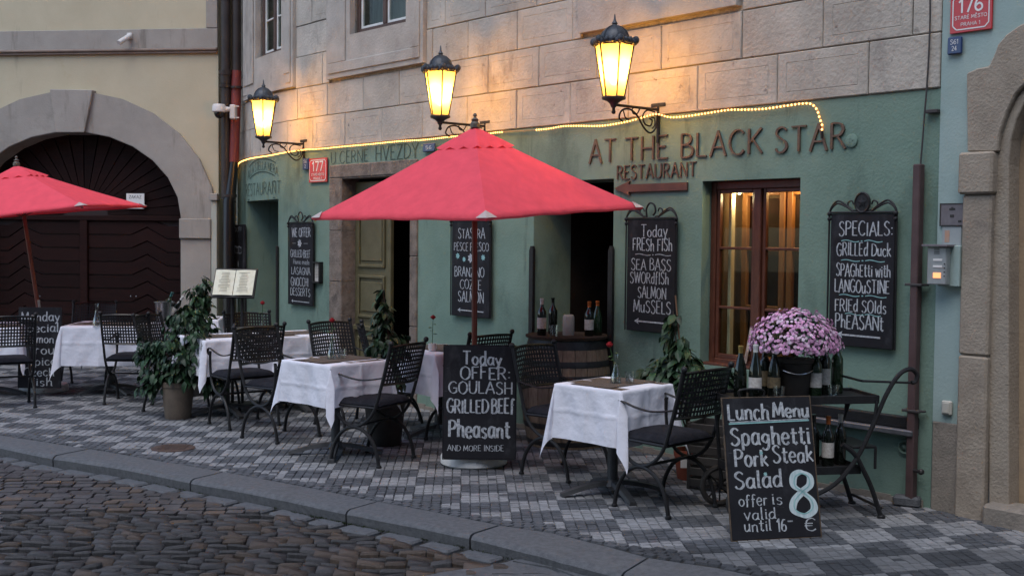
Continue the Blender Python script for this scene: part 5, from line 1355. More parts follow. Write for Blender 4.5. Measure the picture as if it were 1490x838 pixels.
def cloth(name, x, y, rz, a, c, label, seed, z=.740):
    """square cloth (side c) over a square top (side a)"""
    rnd = random.Random(seed); N = 96; h, H = a/2, c/2; vs = []; rr = .014
    ph = [rnd.uniform(0, 6.28) for _ in range(8)]; am = [rnd.uniform(.7, 1.3) for _ in range(8)]
    for j in range(N+1):
        for i in range(N+1):
            u, v = -H+c*i/N, -H+c*j/N
            qx, qy = max(-h, min(h, u)), max(-h, min(h, v)); dx, dy = u-qx, v-qy; d = math.hypot(dx, dy)
            if d < 1e-6:
                f = .0012*math.exp(-(u/.006)**2)+.0012*math.exp(-(v/.006)**2)
                vs.append((u, v, z+f+.0006*math.sin(9*u+ph[0])*math.sin(8*v+ph[1]))); continue
            if dx != 0 and dy != 0:                       # corner: a hanging folded point
                th = math.atan2(abs(dy), abs(dx)); sxn, syn = (1 if dx > 0 else -1), (1 if dy > 0 else -1)
                ci = (0 if dx > 0 else 1)+(0 if dy > 0 else 2)
                q = th/(math.pi/2)
                e = math.sin(q*math.pi); fold = math.sin(q*math.pi*3)*(.5 if q > .5 else .5)
                out = d*(.06+.15*e**1.5*am[ci])+.010
                sid = math.pi/4+(q-.5)*(math.pi/2)*(1.0-1.15*e*min(1, d/.2))
                X, Y = math.cos(sid)*out, math.sin(sid)*out
                sw = .030*math.sin(q*math.pi*2.0+ph[ci])*e*min(1, d/.15)
                X += -sw; Y += sw
                zz_ = -math.sqrt(max(0, d*d-(out*.8)**2))
                p = (qx+sxn*X, qy+syn*Y, z-.004+zz_)
            else:                                         # straight side: slight waves and a crease down the middle
                tcoord = qy if dx else qx; k = (0 if dx > 0 else 1) if dx else (2 if dy > 0 else 3)
                wv = .012*math.sin(tcoord/h*2.6+ph[k])*am[k]+.007*math.sin(tcoord/h*7+ph[k+4])
                edge = abs(tcoord)/h; out = .012+d*(.05+.03*edge)+wv*min(1, d/.2)+.007*math.exp(-(tcoord/.011)**2)+.005*math.exp(-((d-.18)/.010)**2)+.003*math.sin(tcoord*31+d*17+ph[k])*min(1, d/.1)
                if d < .02: out = .012*math.sin(d/.02*math.pi/2); zz_ = -.012*(1-math.cos(d/.02*math.pi/2))
                else: zz_ = -(d-.008)
                if dx: p = (qx+(1 if dx > 0 else -1)*out, v, z+zz_)
                else: p = (u, qy+(1 if dy > 0 else -1)*out, z+zz_)
            vs.append(p)
    mb = MB(); mb.add(vs, [(j*(N+1)+i, j*(N+1)+i+1, (j+1)*(N+1)+i+1, (j+1)*(N+1)+i) for j in range(N) for i in range(N)])
    o = mb.build('tablecloth', m_cloth, smooth=2); o.location = (x, y, 0); o.rotation_euler = (0, 0, rz)
    return tag(o, label, 'tablecloth', KG)
table0 = make_table(); TU = [0]
def table(x, y, rz, a, drop, lab, seed, mat=(.0, .0, 0, .44, .30), matlab=None, base_rot=0.0):
    o = table0 if TU[0] == 0 else dup(table0); TU[0] += 1
    o.location = (x, y, .003); o.rotation_euler = (0, 0, rz+base_rot); tag(o, 'pedestal table under '+lab, 'table', TG)
    for ch in (o.children if TU[0] == 1 else [c for c in bpy.data.objects if c.parent == o]):
        if ch.name.startswith('table_top'): ch.scale = (a, a, 1); ch.rotation_euler = (0, 0, -base_rot)
    cloth('tablecloth', x, y, rz, a+.012, a+2*drop, lab, seed)
    if mat:
        mx, my, mr, mw_, mh = mat; mb = MB(); n = 8; vs = []
        for q in (0, 1):
            for i in range(n+1): vs.append((-mw_/2+mw_*i/n, -mh/2+mh*q, .7425+.0008*math.sin(i*1.7+q)))
        mb.add(vs, [(i, i+1, n+2+i, n+1+i) for i in range(n)]); 
        mb.add([(v[0], v[1], v[2]+.003) for v in vs], [(i, i+1, n+2+i, n+1+i) for i in range(n)]+[(0, n+1, n+1, 0)][:0])
        o2 = mb.build('placemat', m_mat); c, s_ = math.cos(rz), math.sin(rz)
        o2.location = (x+mx*c-my*s_, y+mx*s_+my*c, 0); o2.rotation_euler = (0, 0, rz+mr); tag(o2, matlab or 'brown woven runner on '+lab, 'placemat', 'brown woven runners on the tables')
# T1: corners measured in the photo
L1, F1, R1 = G(811, 558, .74), G(899, 568, .74), G(974, 557, .74)
c1 = (L1+R1)/2; rz1 = math.atan2((R1-F1).y, (R1-F1).x)
table(c1.x, c1.y, rz1, .53, .37, 'the bright white cloth of the nearest table', 3, (.0, .0, 0, .53*.97, .32), base_rot=math.pi/4+.25)
table(-1.36, 9.02, R(48), .56, .33, 'the middle white cloth left of the TODAY OFFER board', 5, (0, 0, 0, .54, .32), base_rot=math.pi/4)
table(-.62, 9.98, R(44), .64, .36, 'the cloth just behind the TODAY OFFER board', 8, (0, 0, math.pi/2, .6, .32))
table(-2.70, 11.02, R(36), .66, .34, 'the cloth behind the big potted bush', 11, (0, 0, 0, .62, .34))
table(-2.14, 11.42, R(36), .62, .3, 'the cloth on the far table before the left doorway', 14, (0, 0, 0, .6, .34))
table(-4.28, 12.42, R(4), .76, .42, 'the long white cloth of the table beneath the arch', 17, (.0, .0, 0, .5, .34), base_rot=math.pi/4)
table(-3.66, 13.35, R(8), .62, .36, 'the white cloth of the table carrying the ice bucket', 19, None)
table(-5.45, 12.15, R(12), .72, .36, 'the white cloth at the left edge of the picture', 23, None)
# ------------------------------------------------------------------ table ware
def carafe(x, y, z, label, h=.19):
    t = empty('carafe', (x, y, z), label=label, cat='carafe'); k = h/.19
    mb = MB(); mb.lathe([(.0, .0), (.036*k, .0), (.038*k, .008), (.034*k, .04*k), (.02*k, .09*k), (.0125*k, .13*k), (.012*k, .17*k), (.017*k, .19*k)], 18, cap=False); mb.build('glass_body', m_glass, t, smooth=True)
    mb = MB(); mb.lathe([(0, .004), (.033*k, .005), (.031*k, .04*k), (.024*k, .07*k), (0, .07*k)], 16); mb.build('water', m_water, t, smooth=True); return t
def rose(x, y, z, lean, label, h=.30, droop=0):
    t = empty('rose', (x, y, z), label=label, cat='rose'); lx, ly = lean
    pts = spline([(0, 0, .01), (lx*.2, ly*.2, h*.45), (lx, ly, h)], 5)
    mb = MB(); mb.tube(pts, .0028, 6); mb.build('stem', m_leaf2, t, smooth=True); c = pts[-1]
    for q in range(4):
        mb = MB(); a = q*1.7+.4; zc = h*(.52+.1*q); pb = Vector((lx*.45, ly*.45, zc)); d = Vector((math.cos(a), math.sin(a), .15)); s_ = Vector((-d.y, d.x, 0)); L = .045
        mb.add([pb, pb+d*L*.5+s_*L*.33, pb+d*L+Vector((0, 0, -.012)), pb+d*L*.5-s_*L*.33, pb+d*L*.5+Vector((0, 0, -.008))], [(0, 1, 4), (1, 2, 4), (2, 3, 4), (3, 0, 4)]); mb.build('leaf', m_leaf2, t)
    mb = MB()
    for ring, (n, r_, hh, op) in enumerate(((3, .010, .026, .2), (5, .018, .024, .45), (6, .026, .018, .8))):
        for k in range(n):
            a = 2*math.pi*k/n+ring*.6; da = math.pi/n*1.25; vs = []
            for v in range(4):
                for u in (-1, 0, 1):
                    q = v/3; aa = a+u*da*(1-.2*q); rad = r_*(math.sin(q*1.9+.25)*(.55+.45*op)+(.12*op if v == 3 else 0)); vs.append(c+Vector((rad*math.cos(aa), rad*math.sin(aa), -.008+hh*q*1.5-(0.004*abs(u) if v == 3 else 0))))
            mb.add(vs, [(v*3+u, v*3+u+1, (v+1)*3+u+1, (v+1)*3+u) for v in range(3) for u in (0, 1)])
    mb.build('bloom', m_rose, t, smooth=2); return t
def tumbler(x, y, z, label, h=.075, w_=.034, full=.5):
    t = empty('glass', (x, y, z), label=label, cat='glass')
    mb = MB(); mb.lathe([(0, 0), (w_*.8, 0), (w_, h), (w_-.003, h), (w_*.76, .012), (0, .012)], 18, cap=False); mb.build('glass_body', m_glass, t, smooth=True)
    if full:
        mb = MB(); mb.lathe([(0, .013), (w_*.74, .013), (w_*.74+(w_*.2)*full, h*full), (0, h*full)], 16); mb.build('water', m_water, t, smooth=True)
    return t
ZT = .746
def onT(px, py): return G(px, py, ZT)
p = onT(896, 557); carafe(p.x, p.y, ZT, 'clear glass carafe holding the drooping rose on the nearest table'); rose(p.x, p.y, ZT, (-.045, -.01), 'red rose drooping from the carafe on the nearest table', .245)
p = onT(916, 557); tumbler(p.x, p.y, ZT, 'clear water glass beside the carafe on the nearest table')
p = onT(483, 522); carafe(p.x, p.y, ZT, 'glass bud vase on the middle table'); rose(p.x, p.y, ZT, (.0, 0), 'upright bright red rose on the middle table', .29)
p = onT(497, 521.5); tumbler(p.x, p.y, ZT, 'water glass beside the bud vase on the middle table', w_=.036)
p = onT(629, 510); t = empty('white_vase', (p.x, p.y, ZT), label='small white cup vase beside the dark red rose', cat='vase')
mb = MB(); mb.lathe([(0, 0), (.03, 0), (.036, .03), (.033, .06), (.030, .06), (.03, .03), (0, .01)], 16); mb.build('cup', m_white, t, smooth=True); rose(p.x, p.y, ZT, (.005, 0), 'dark red rose standing near the white cup vase against the green wall', .27)
p = onT(382, 488); carafe(p.x, p.y, ZT, 'glass bud vase on the far table by the left doorway'); rose(p.x, p.y, ZT, (0, 0), 'red rose on the far table before the left doorway', .30)
p = onT(141, 474); carafe(p.x, p.y, ZT, 'clear carafe on the table beneath the arch', .23)
# ice bucket with two bottles
def bottle(x, y, z, label, col=None, lab=None, cap=None, h=.30, rx=0, ry=0, kind=0, rz=0):
    t = empty('wine_bottle', (x, y, z), label=label, cat='wine bottle', group='wine bottles of the restaurant', rot=(rx, ry, rz)); k = h/.30
    prof = [(0, .0), (.034, .0), (.0375, .006), (.0375, .17), (.036, .195), (.022, .222), (.0145, .24), (.0135, .285), (.0155, .288), (.0155, .30), (0, .30)] if kind == 0 else [(0, .0), (.036, .0), (.040, .006), (.040, .13), (.036, .17), (.026, .21), (.017, .24), (.0135, .27), (.0135, .288), (.0155, .29), (.0155, .30), (0, .30)]
    mb = MB(); mb.lathe([(r_, z_*k) for r_, z_ in prof], 18); mb.build('glass_body', col or m_bottle, t, smooth=True)
    if lab:
        mb = MB(); rl_ = .0378 if kind == 0 else .0403; mb.lathe([(rl_, .055*k), (rl_, (.145 if kind == 0 else .12)*k)], 18, cap=False); mb.build('label', lab, t, smooth=True)
    if cap:
        mb = MB(); mb.lathe([(.0148, .252*k), (.0148, .285*k), (.0166, .288*k), (.0166, .302*k), (0, .302*k)], 14, cap=False); mb.build('capsule', cap, t, smooth=True)
    return t
p = onT(239, 466); t = empty('ice_bucket', (p.x, p.y, .742), label='steel ice bucket standing on the white table near the gate', cat='ice bucket')
mb = MB(); mb.lathe([(0, 0), (.075, 0), (.08, .01), (.105, .20), (.112, .205), (.112, .212), (.1, .21), (.074, .015), (0, .012)], 20); mb.build('pail', m_silver, t, smooth=True)
bottle(p.x-.03, p.y, .78, 'bottle with teal foil tilted in the ice bucket', m_bottleg, None, M('teal_foil', (.02, .12, .12), None, rough=.3), ry=R(24)); bottle(p.x+.045, p.y+.01, .77, 'bottle with pale capsule tilted in the ice bucket', m_bottle, m_label, m_white, ry=R(34), h=.29)
# ------------------------------------------------------------------ red parasols
def parasol(x, y, apex_z, corners, label, lean=(0, 0), base=True, drop=None, seed=1):
    """corners: list of four (x, y, z) relative world points"""
    t = empty('parasol', (x, y, 0), label=label, cat='parasol', group='red parasols over the cafe tables')
    top = Vector((lean[0], lean[1], apex_z)); C_w = [Vector(c)-Vector((x, y, 0)) for c in corners]; rnd = random.Random(seed)
    K = 14
    for q in range(4):
        a, c = C_w[q], C_w[(q+1) % 4]; mb = MB(); vs = []
        for j in range(K+1):
            r_ = .13+.87*j/K
            for i in range(K+1):
                s_ = i/K; p = a.lerp(c, s_); P = top.lerp(p, r_)
                sag = .055*r_*r_*4*s_*(1-s_)*(.35+.65*r_)
                mid = (a+c)/2-top; mid.z = 0; mid.normalize()
                P = P+Vector((0, 0, sag*.10+.05*math.sin(r_*math.pi)*0))-mid*sag*1.0*r_+Vector((0, 0, -.012*math.sin(r_*math.pi)))
                P.z += .004*math.sin(s_*23+r_*5+q)*r_*(4*s_*(1-s_))
                vs.append(P)
        fs = [(j*(K+1)+i, j*(K+1)+i+1, (j+1)*(K+1)+i+1, (j+1)*(K+1)+i) for j in range(K) for i in range(K)]
        n0 = len(vs)                                     # hem turned under
        for i in range(K+1): v = vs[K*(K+1)+i]; vs.append(v+Vector((-v.x*.012, -v.y*.012, -.016)))
        fs += [(K*(K+1)+i, K*(K+1)+i+1, n0+i+1, n0+i) for i in range(K)]
        mb.add(vs, fs); mb.build('canopy_panel', m_red, t, smooth=2)
    for q in range(4):                                   # pale reinforced corners
        a = C_w[q]; pa, pc = C_w[q-1], C_w[(q+1) % 4]; mb = MB(); o = (a-top); o.z = 0; o = o.normalized()*.004+Vector((0, 0, .004))
        e1 = (pa-a).normalized()*.10; e2 = (pc-a).normalized()*.10; e3 = (top-a).normalized()*.10
        mb.add([a+o, a+e1+o-(e1.normalized()*.0)+Vector((0, 0, .0))-((a-top)*.02*Vector((1, 1, 0)).x if False else Vector((0, 0, 0))), a+e3+o*1.4, a+e2+o, a+o+Vector((0, 0, -.012))], [(0, 1, 2), (0, 2, 3)]); mb.build('corner_patch', m_paletip, t)
    # vent cap with a scalloped edge
    mb = MB(); n = 48; vs = []
    for j in range(5):
        r_ = (j/4)*.23
        for k in range(n):
            q = k/n*4; i = int(q) % 4; f = q-int(q); d = C_w[i].lerp(C_w[(i+1) % 4], f)-top
            P = top+d*r_+Vector((0, 0, .018))
            if j == 4: P.z += -.018+.012*math.cos(f*math.pi*6); P += Vector((d.x, d.y, 0))*.004*math.cos(f*math.pi*6)
            vs.append(P)
    mb.add(vs, [(j*n+k, j*n+(k+1) % n, (j+1)*n+(k+1) % n, (j+1)*n+k) for j in range(4) for k in range(n)]); mb.build('vent_cap', m_red, t, smooth=2)
    mb = MB(); tz = top+Vector((0, 0, .02)); mb.lathe([(.035, -.01), (.035, .02), (.022, .035), (.028, .05), (.012, .062), (.010, .07), (.016, .082), (.01, .094), (0, .098)], 14, c=tuple(tz)); mb.build('finial', M('weathered_brass', (.12, .11, .09), None, rough=.5, metal=.5), t, smooth=True)
    mb = MB(); foot = Vector((0, 0, .5)); mb.tube([foot, top], .021, 12); mb.build('pole', m_pole, t, smooth=True)
    mb = MB(); mb.tube([Vector((0, 0, .05)), Vector((0, 0, .98))+Vector((lean[0], lean[1], 0))*.2], .019, 12); mb.build('steel_tube', M('zinc_tube', (.42, .41, .38), None, rough=.4, metal=.6), t, smooth=True)
    hub = top.lerp(Vector((0, 0, .0)), .16)
    for q in range(4):
        mb = MB(); a = C_w[q]; mb.tube([top+Vector((0, 0, -.03)), a+Vector((0, 0, -.03))+(top-a)*.02], .009, 6); m_ = top.lerp(a, .5)+Vector((0, 0, -.03)); h2 = top.lerp(Vector((0, 0, 0)), .22); mb.tube([h2, m_], .008, 6); mb.build('rib', m_pole, t)
    if base:
        mb = MB(); mb.lathe([(0, 0), (.238, .0), (.25, .012), (.25, .06), (.238, .082), (.05, .086), (.04, .12), (0, .12)], 36); mb.build('base', m_base, t, smooth=True)
    return t
bx, by = -.275, 8.72
def C3(px, py, Y): return tuple(AT(px, py, Y))
cs = [C3(453, 317.5, 8.75), C3(708, 318, 7.52), C3(936, 302, 8.75), C3(680, 300, 9.95)]
parasol(bx, by, AT(691, 188, by).z, cs, 'large bright red parasol above the middle tables', lean=(AT(691, 188, by).x-bx, 0), seed=2)
lx, ly = -5.02, 12.5; ap = AT(24, 243, ly)
cs = [C3(-140, 330, 11.6), C3(122, 299, 11.6), C3(214, 300, 13.35), C3(-60, 320, 13.4)]
parasol(lx, ly, ap.z, cs, 'darker red parasol at the left edge before the arch', lean=(ap.x-lx, 0), seed=5)
# ------------------------------------------------------------------ chalk boards
def board(name, loc, rz, tilt, w_, h, lines, label, th=.022, edge=None, extra=None, group='chalk menu boards of the restaurant', z0=0.0, header=None, sidebar=True, col=None):
    """lines: (text, x0, x1, baseline, cap height, pen) as shares of the board's width and height"""
    t = empty(name, loc, label=label, cat='chalkboard', group=group, rot=(tilt, 0, rz))
    mb = MB(); mb.box(-w_/2, w_/2, 0, th, 0, h, .004); mb.build('panel', col or m_blackwood, t)
    if edge:
        mb = MB(); e = .007
        for (a, c, d, f) in ((-w_/2-e, -w_/2, 0, h), (w_/2, w_/2+e, 0, h), (-w_/2-e, w_/2+e, -e, 0), (-w_/2-e, w_/2+e, h, h+e)): mb.box(a, c, .001, th-.001, d, f, .002)
        mb.build('edge', edge, t)
    mb = MB(); mt = MB(); ma = MB()
    for ln in lines:
        txt, x0, x1, b_, ch = ln[:5]; pen = ln[5] if len(ln) > 5 else .075; kw = ln[6] if len(ln) > 6 else {}
        tgt = mt if kw.pop('teal', False) else mb
        if txt == '_line': strokes(tgt, [Vector(((x0-.5)*w_, b_*h, 0)), Vector(((x1-.5)*w_, (b_+ch)*h, 0))], pen, .0015, 0, mono=True)
        elif txt == '_wave':
            for (q0, q1) in ((x0, x0+(x1-x0)*.44), (x1-(x1-x0)*.44, x1)):
                pts = [((q0+(q1-q0)*f-.5)*w_, (b_+ch*math.sin(f*6.0)*.5)*h) for f in [k/10 for k in range(11)]]
                strokes(tgt, [Vector((*p, 0)) for p in pts], pen, .0015, 0, mono=True)
            c = ((x0+x1)/2-.5)*w_; strokes(tgt, [Vector((c-pen*1.4, b_*h, 0)), Vector((c+pen*1.4, b_*h, 0))], pen*1.4, .0015, 0, mono=True)
        elif txt == '_arrow':
            xa, xb, zc = (x0-.5)*w_, (x1-.5)*w_, b_*h; k = ch*h
            ma.add([(xa, .0022, zc), (xa+k*1.5, .0022, zc+k*.8), (xa+k*1.25, .0022, zc), (xa+k*1.5, .0022, zc-k*.8)], [(0, 1, 2), (0, 2, 3)]); strokes(ma, [Vector((xa+k*.9, zc, 0)), Vector((xb, zc-.003, 0))], k*.3, .0018, 0, mono=True)
        elif txt == '_rosette':
            c = Vector(((x0-.5)*w_, b_*h, 0))
            for k in range(7):
                a = k*math.pi*2/7; d = Vector((math.cos(a), math.sin(a), 0))*ch*h; s_ = Vector((-d.y, d.x, 0))*.3
                tgt.add([(v.x, .0018, v.y) for v in (c, c+d*.55+s_, c+d, c+d*.55-s_)], [(0, 1, 2, 3)])
        else: write(tgt, txt, (x0-.5)*w_, b_*h, ch*h, width=(x1-x0)*w_, hw=pen, y=.0015, jit=.07, **kw)
    if mb.v: mb.map(mirror); mb.build('chalk_lettering', m_chalk, t, normals=False)
    if ma.v: ma.map(mirror); ma.build('chalk_arrow', m_chalk, t, normals=False)
    if mt.v: mt.map(mirror); mt.build('teal_marks', m_teal, t, normals=False)
    if header:
        mb = MB(); hw = w_/2; k = w_/.5
        mb.tube([(-hw-.005, 0, h+.008), (hw+.005, 0, h+.008)], .008, 6)
        for s in (-1, 1):
            for (o_, f_) in ((0, 1), (.02, .8)):
                pts = [(s*(hw+.012), 0, h-.05), (s*(hw+.004), 0, h+.03*f_), (s*(hw-.05*k), 0, h+.085*f_), (s*(hw-.12*k), 0, h+.06*f_), (s*(hw-.18*k), 0, h+.015)]
                mb.tube(spline(pts, 5), .007, 6)
            pts = [(s*.04*k, 0, h+.02), (s*.10*k, 0, h+.03), (s*.115*k, 0, h+.07), (s*.085*k, 0, h+.085), (s*.07*k, 0, h+.06)]; mb.tube(spline(pts, 5), .0055, 6)
            mb.tube([(s*(hw+.012), .0, h-.05), (s*(hw+.016), .005, .0)], .006, 6)
            mb.ball((s*(hw+.008), -.005, h+.0), .017, 7, 5); mb.ball((s*(hw+.008), -.005, h-.035), .015, 7, 5)
        mb.build('iron_scrolls', m_black, t, smooth=True)
        mb = MB()
        if header == 'medal':
            mb.tube([(.055*math.cos(a)*k, -.002, h+.075*k+.066*math.sin(a)*k) for a in [q*math.pi/9 for q in range(18)]], .009, 6, closed=True); mb.lathe([(0, -.006), (.05*k, -.006), (.05*k, .006), (0, .008)], 18, c=(0, 0, 0)); 
            i0 = len(mb.v)-4*18; mb.map(lambda x, y, z: (x, z*1.0, y*1.15+h+.075*k), i0)
            for q in range(5):
                a = q*math.pi*2/5+math.pi/2; d = Vector((math.cos(a), 0, math.sin(a))); s_ = Vector((-d.z, 0, d.x)); c = Vector((0, -.01, h+.075*k))
                mb.add([c+Vector((0, -.006, 0)), c+d*.015+s_*.012, c+d*.04*k, c+d*.015-s_*.012], [(0, 1, 2), (0, 2, 3)])
        else:
            mb.tube(spline([(-.045*k, 0, h+.015), (-.05*k, 0, h+.08), (-.015*k, 0, h+.125), (.03*k, 0, h+.11), (.045*k, 0, h+.06), (.02*k, 0, h+.03)], 5), .0075, 6)
        mb.build('crest', m_black, t, smooth=True)
    return t
def wallboard(px0, px1, py0, py1, lines, label, o=.05, header='scroll', **k):
    w_, h = wallsize(px0, px1, py0, py1, o); s_, z_ = WP((px0+px1)/2, py1, o)
    return board('chalkboard', FAC(s_, o, z_), -fang(s_), 0, w_, h, lines, label, header=header, th=.03, **k)
wallboard(1204, 1297, 311, 505, [
  ('SPECIALS:', .14, .97, .835, .105, .085), ('_wave', .18, .82, .795, .014, .0045, dict(teal=True)),
  ('GRILLEd Duck', .11, .95, .685, .095, .085), ('_wave', .18, .86, .648, .012, .0045, dict(teal=True)),
  ('SPAGhEtti with', .11, .95, .530, .095, .08), ('LANGOuSTINE', .09, .94, .408, .095, .085), ('_wave', .16, .90, .385, .012, .0045, dict(teal=True)),
  ('FRIEd SqIds'.replace('q', 'O'), .1, .9, .262, .092, .085), ('_wave', .26, .82, .245, .012, .004, dict(teal=True)), ('PhEASANt', .11, .86, .135, .105, .085), ('_arrow', .13, .82, .085, .035)],
  'chalkboard headed SPECIALS with star crest on the green wall', header='medal')
wallboard(910, 980, 319, 483, [
  ('Today', .30, .84, .845, .105, .08), ('FRESh FISh', .13, .94, .72, .11, .085), ('_wave', .18, .92, .685, .012, .0045),
  ('SEA BASS', .10, .92, .548, .10, .085), ('SWORdfISh', .08, .88, .43, .10, .085), ('SALMON', .25, .83, .30, .10, .085), ('MuSSELS', .16, .93, .17, .11, .085), ('_arrow', .18, .84, .09, .035)],
  'chalkboard headed Today FRESH FISH between the entrance and the lit window')
wallboard(656, 711, 322, 461, [
  ('STASERA', .18, .88, .82, .10, .09), ('PESCE FRESCO', .07, .98, .69, .085, .085), ('_rosette', .17, .2, .635, .035, .1, dict(teal=True)), ('_rosette', .34, .3, .60, .03, .1, dict(teal=True)), ('_rosette', .52, .3, .615, .055, .1), ('_rosette', .84, .3, .625, .035, .1, dict(teal=True)),
  ('BRANZINO', .09, .87, .42, .10, .085), ('COZZE', .24, .8, .29, .10, .085), ('SALMON', .19, .86, .155, .11, .085), ('_arrow', .18, .86, .065, .03)],
  'chalkboard headed STASERA PESCE FRESCO behind the red parasol pole')
wallboard(420, 454, 325, 444, [
  ('WE OFFER', .14, .92, .835, .11, .10), ('_line', .16, .30, .755, 0, .003), ('_line', .64, .82, .755, 0, .003), ('_rosette', .47, .5, .755, .055, .1), ('GRILLED BEEF', .08, .92, .585, .09, .085), ('Home made', .2, .88, .50, .06, .085),
  ('LASAGNA', .12, .92, .375, .09, .09), ('GNOCCHI', .1, .84, .235, .10, .09), ('DESSERTS', .08, .92, .115, .095, .09), ('_arrow', .12, .88, .045, .025)],
  'narrow chalkboard headed WE OFFER right of the left doorway', o=.04)
t = wallboard(340, 353.5, 327, 392, [('DUFF', .15, .85, .84, .10, .12), ('_line', .5, .52, .7, .08, .006), ('_wave', .2, .8, .5, .03, .01), ('COLD', .2, .85, .36, .14, .12), ('_rosette', .5, .5, .12, .09, .1)], 'very narrow dark board beside the corner downpipe', header=None, o=.04)
# board on the parasol base
p = G(697, 668, .085); w_ = .525
board('chalkboard', (p.x, p.y, .088), R(0), R(-6), w_, .82, [
  ('Today', .26, .80, .832, .115, .125), ('OFFER:', .23, .92, .705, .112, .11), ('GOULASH', .07, .95, .577, .108, .10), ('GRILLED', .05, .62, .405, .115, .115), ('BEEf', .67, .98, .405, .128, .115),
  ('PhEASaNt'.replace('EASaN', 'easan'), .08, .92, .19, .15, .12), ('AND MORE INSIDE', .06, .84, .07, .05, .10)],
  'free-standing chalkboard TODAY OFFER GOULASH leaning on the white parasol base', edge=m_blackwood, th=.018)
# left board on its base
p = G(57, 565, .085)
board('chalkboard', (p.x, p.y, .088), R(4), R(-4), .44, .84, [
  ('Monday', .06, .95, .83, .11, .11), ('Special', .06, .93, .695, .11, .11), ('Salmon', .1, .82, .56, .10, .11), ('Trout', .18, .98, .42, .11, .11), ('Typical', .06, .96, .285, .10, .11), ('Czech', .14, .84, .15, .10, .11), ('Fish', .26, .8, .03, .10, .11)],
  'dark chalkboard ending Typical Czech Fish beside the left parasol base', th=.018)
# lunch board leaning on the cart
BL, BR = G(1066, 787.5), G(1195, 781)
mid = (BL+BR)/2; rzb = math.atan2((BR-BL).y, (BR-BL).x); wB = (BR-BL).length
lb = board('chalkboard', (mid.x, mid.y, .004), rzb, R(-13), wB, .80, [
  ('Lunch', .05, .51, .845, .118, .125), ('Menu', .56, .97, .858, .105, .15), ('_line', .05, .97, .818, .012, .0065, dict(teal=True)), ('_line', .06, .96, .829, .012, .004),
  ('Spaghetti', .06, .96, .665, .128, .12), ('Pork', .09, .46, .51, .122, .12), ('Steak', .52, .98, .53, .118, .11), ('Salad', .07, .60, .362, .122, .12),
  ('offer', .10, .42, .236, .082, .10), ('is', .47, .59, .24, .082, .10), ('valid', .15, .50, .140, .08, .10), ('until', .14, .44, .058, .08, .10), ('16', .51, .61, .052, .082, .11), ('=', .63, .69, .095, .04, .12),
  ('_rosette', .39, .5, .605, .016, .1, dict(teal=True)), ('_rosette', .42, .5, .455, .016, .1, dict(teal=True)), ('\u20ac', .82, .95, .045, .085, .10)],
  'chalkboard Lunch Menu with big figure 8 leaning on the wine cart', edge=m_rawedge, th=.016)
mb = MB(); h = .80; write(mb, '8', .19*wB, .15*h, .31*h, width=.27*wB, hw=.135, y=.0015, k=8); mb.map(mirror); mb.build('figure_eight', M('pale_teal_chalk', (.62, .70, .71), (.42, .54, .56), 16, .9, stretch=(3, 1, .6)), lb, normals=False)
mb = MB(); write(mb, '8', .205*wB, .165*h, .285*h, width=.24*wB, hw=.026, y=.003, k=8, mono=True); mb.map(mirror); mb.build('teal_outline', m_teal, lb, normals=False)
# ------------------------------------------------------------------ open menu on a stand
p = AT(341, 412, 11.6); t = empty('menu_stand', (p.x, p.y, 0), rz=R(-4), label='black stand holding an open cream menu beside the left doorway', cat='menu stand')
mb = MB(); mb.tube([(-.03, .03, 0), (-.03, .03, p.z)], .017, 8); mb.tube([(.07, .03, 0), (.07, .03, p.z)], .017, 8); mb.box(-.2, .2, -.1, .16, 0, .025, .006); mb.build('post', m_black, t)
tl = R(28)
def tilt(x, y, z): return (x, y*math.cos(tl)+z*math.sin(tl), p.z+z*math.cos(tl)-y*math.sin(tl))
mb = MB(); mb.box(-.215, .215, .004, .03, -.155, .165, .004); mb.map(tilt); mb.build('backing', m_black, t)
mb = MB()
for s in (-1, 1):
    vs = []; K = 6
    for j in (0, 1):
        for i in range(K+1): vs.append((s*(.003+.198*i/K), -.004-.012*math.sin(i/K*math.pi*.8), -.135+.275*j))
    mb.add(vs, [(i, i+1, K+2+i, K+1+i) for i in range(K)])
mb.map(tilt); mb.build('pages', m_paper, t)
mb = MB()
for s in (-1, 1):
    for k in range(13):
        zz_ = .105-.017*k; ww = random.uniform(.03, .06); cx = s*.095
        mb.box(cx-ww, cx+ww, -.0185, -.0175, zz_, zz_+.0035)
mb.map(tilt); mb.build('print', m_print, t)
# ------------------------------------------------------------------ barrel with bottles
bp_ = Vector((.46, 9.62, 0)); t = empty('barrel', tuple(bp_), label='old oak wine barrel with dark iron hoops in the entrance', cat='barrel')
def brad(z): return .315+.062*math.sin(math.pi*z/.88)
for k in range(22):
    a0, a1 = 2*math.pi*k/22+.006, 2*math.pi*(k+1)/22-.006; mb = MB(); mb.tone = random.random(); vs = []
    for j in range(9):
        z = .88*j/8
        for a, d in ((a0, 0), ((a0+a1)/2, .002), (a1, 0)): vs.append(((brad(z)+d)*math.cos(a), (brad(z)+d)*math.sin(a), z))
        for a in (a1, a0): vs.append(((brad(z)-.02)*math.cos(a), (brad(z)-.02)*math.sin(a), z))
    mb.add(vs, [(j*5+q, j*5+(q+1) % 5, (j+1)*5+(q+1) % 5, (j+1)*5+q) for j in range(8) for q in range(5)]+[(0, 1, 2, 3, 4), (44, 43, 42, 41, 40)]); mb.build('stave', m_stave, t)
for (za_, zb_) in ((.02, .06), (.16, .205), (.285, .315), (.55, .595), (.66, .71), (.80, .875)):
    mb = MB(); mb.lathe([(brad(za_)+.0035, za_), (brad((za_+zb_)/2)+.006, (za_+zb_)/2), (brad(zb_)+.0035, zb_)], 30, cap=False); mb.build('hoop', m_hoop, t, smooth=True)
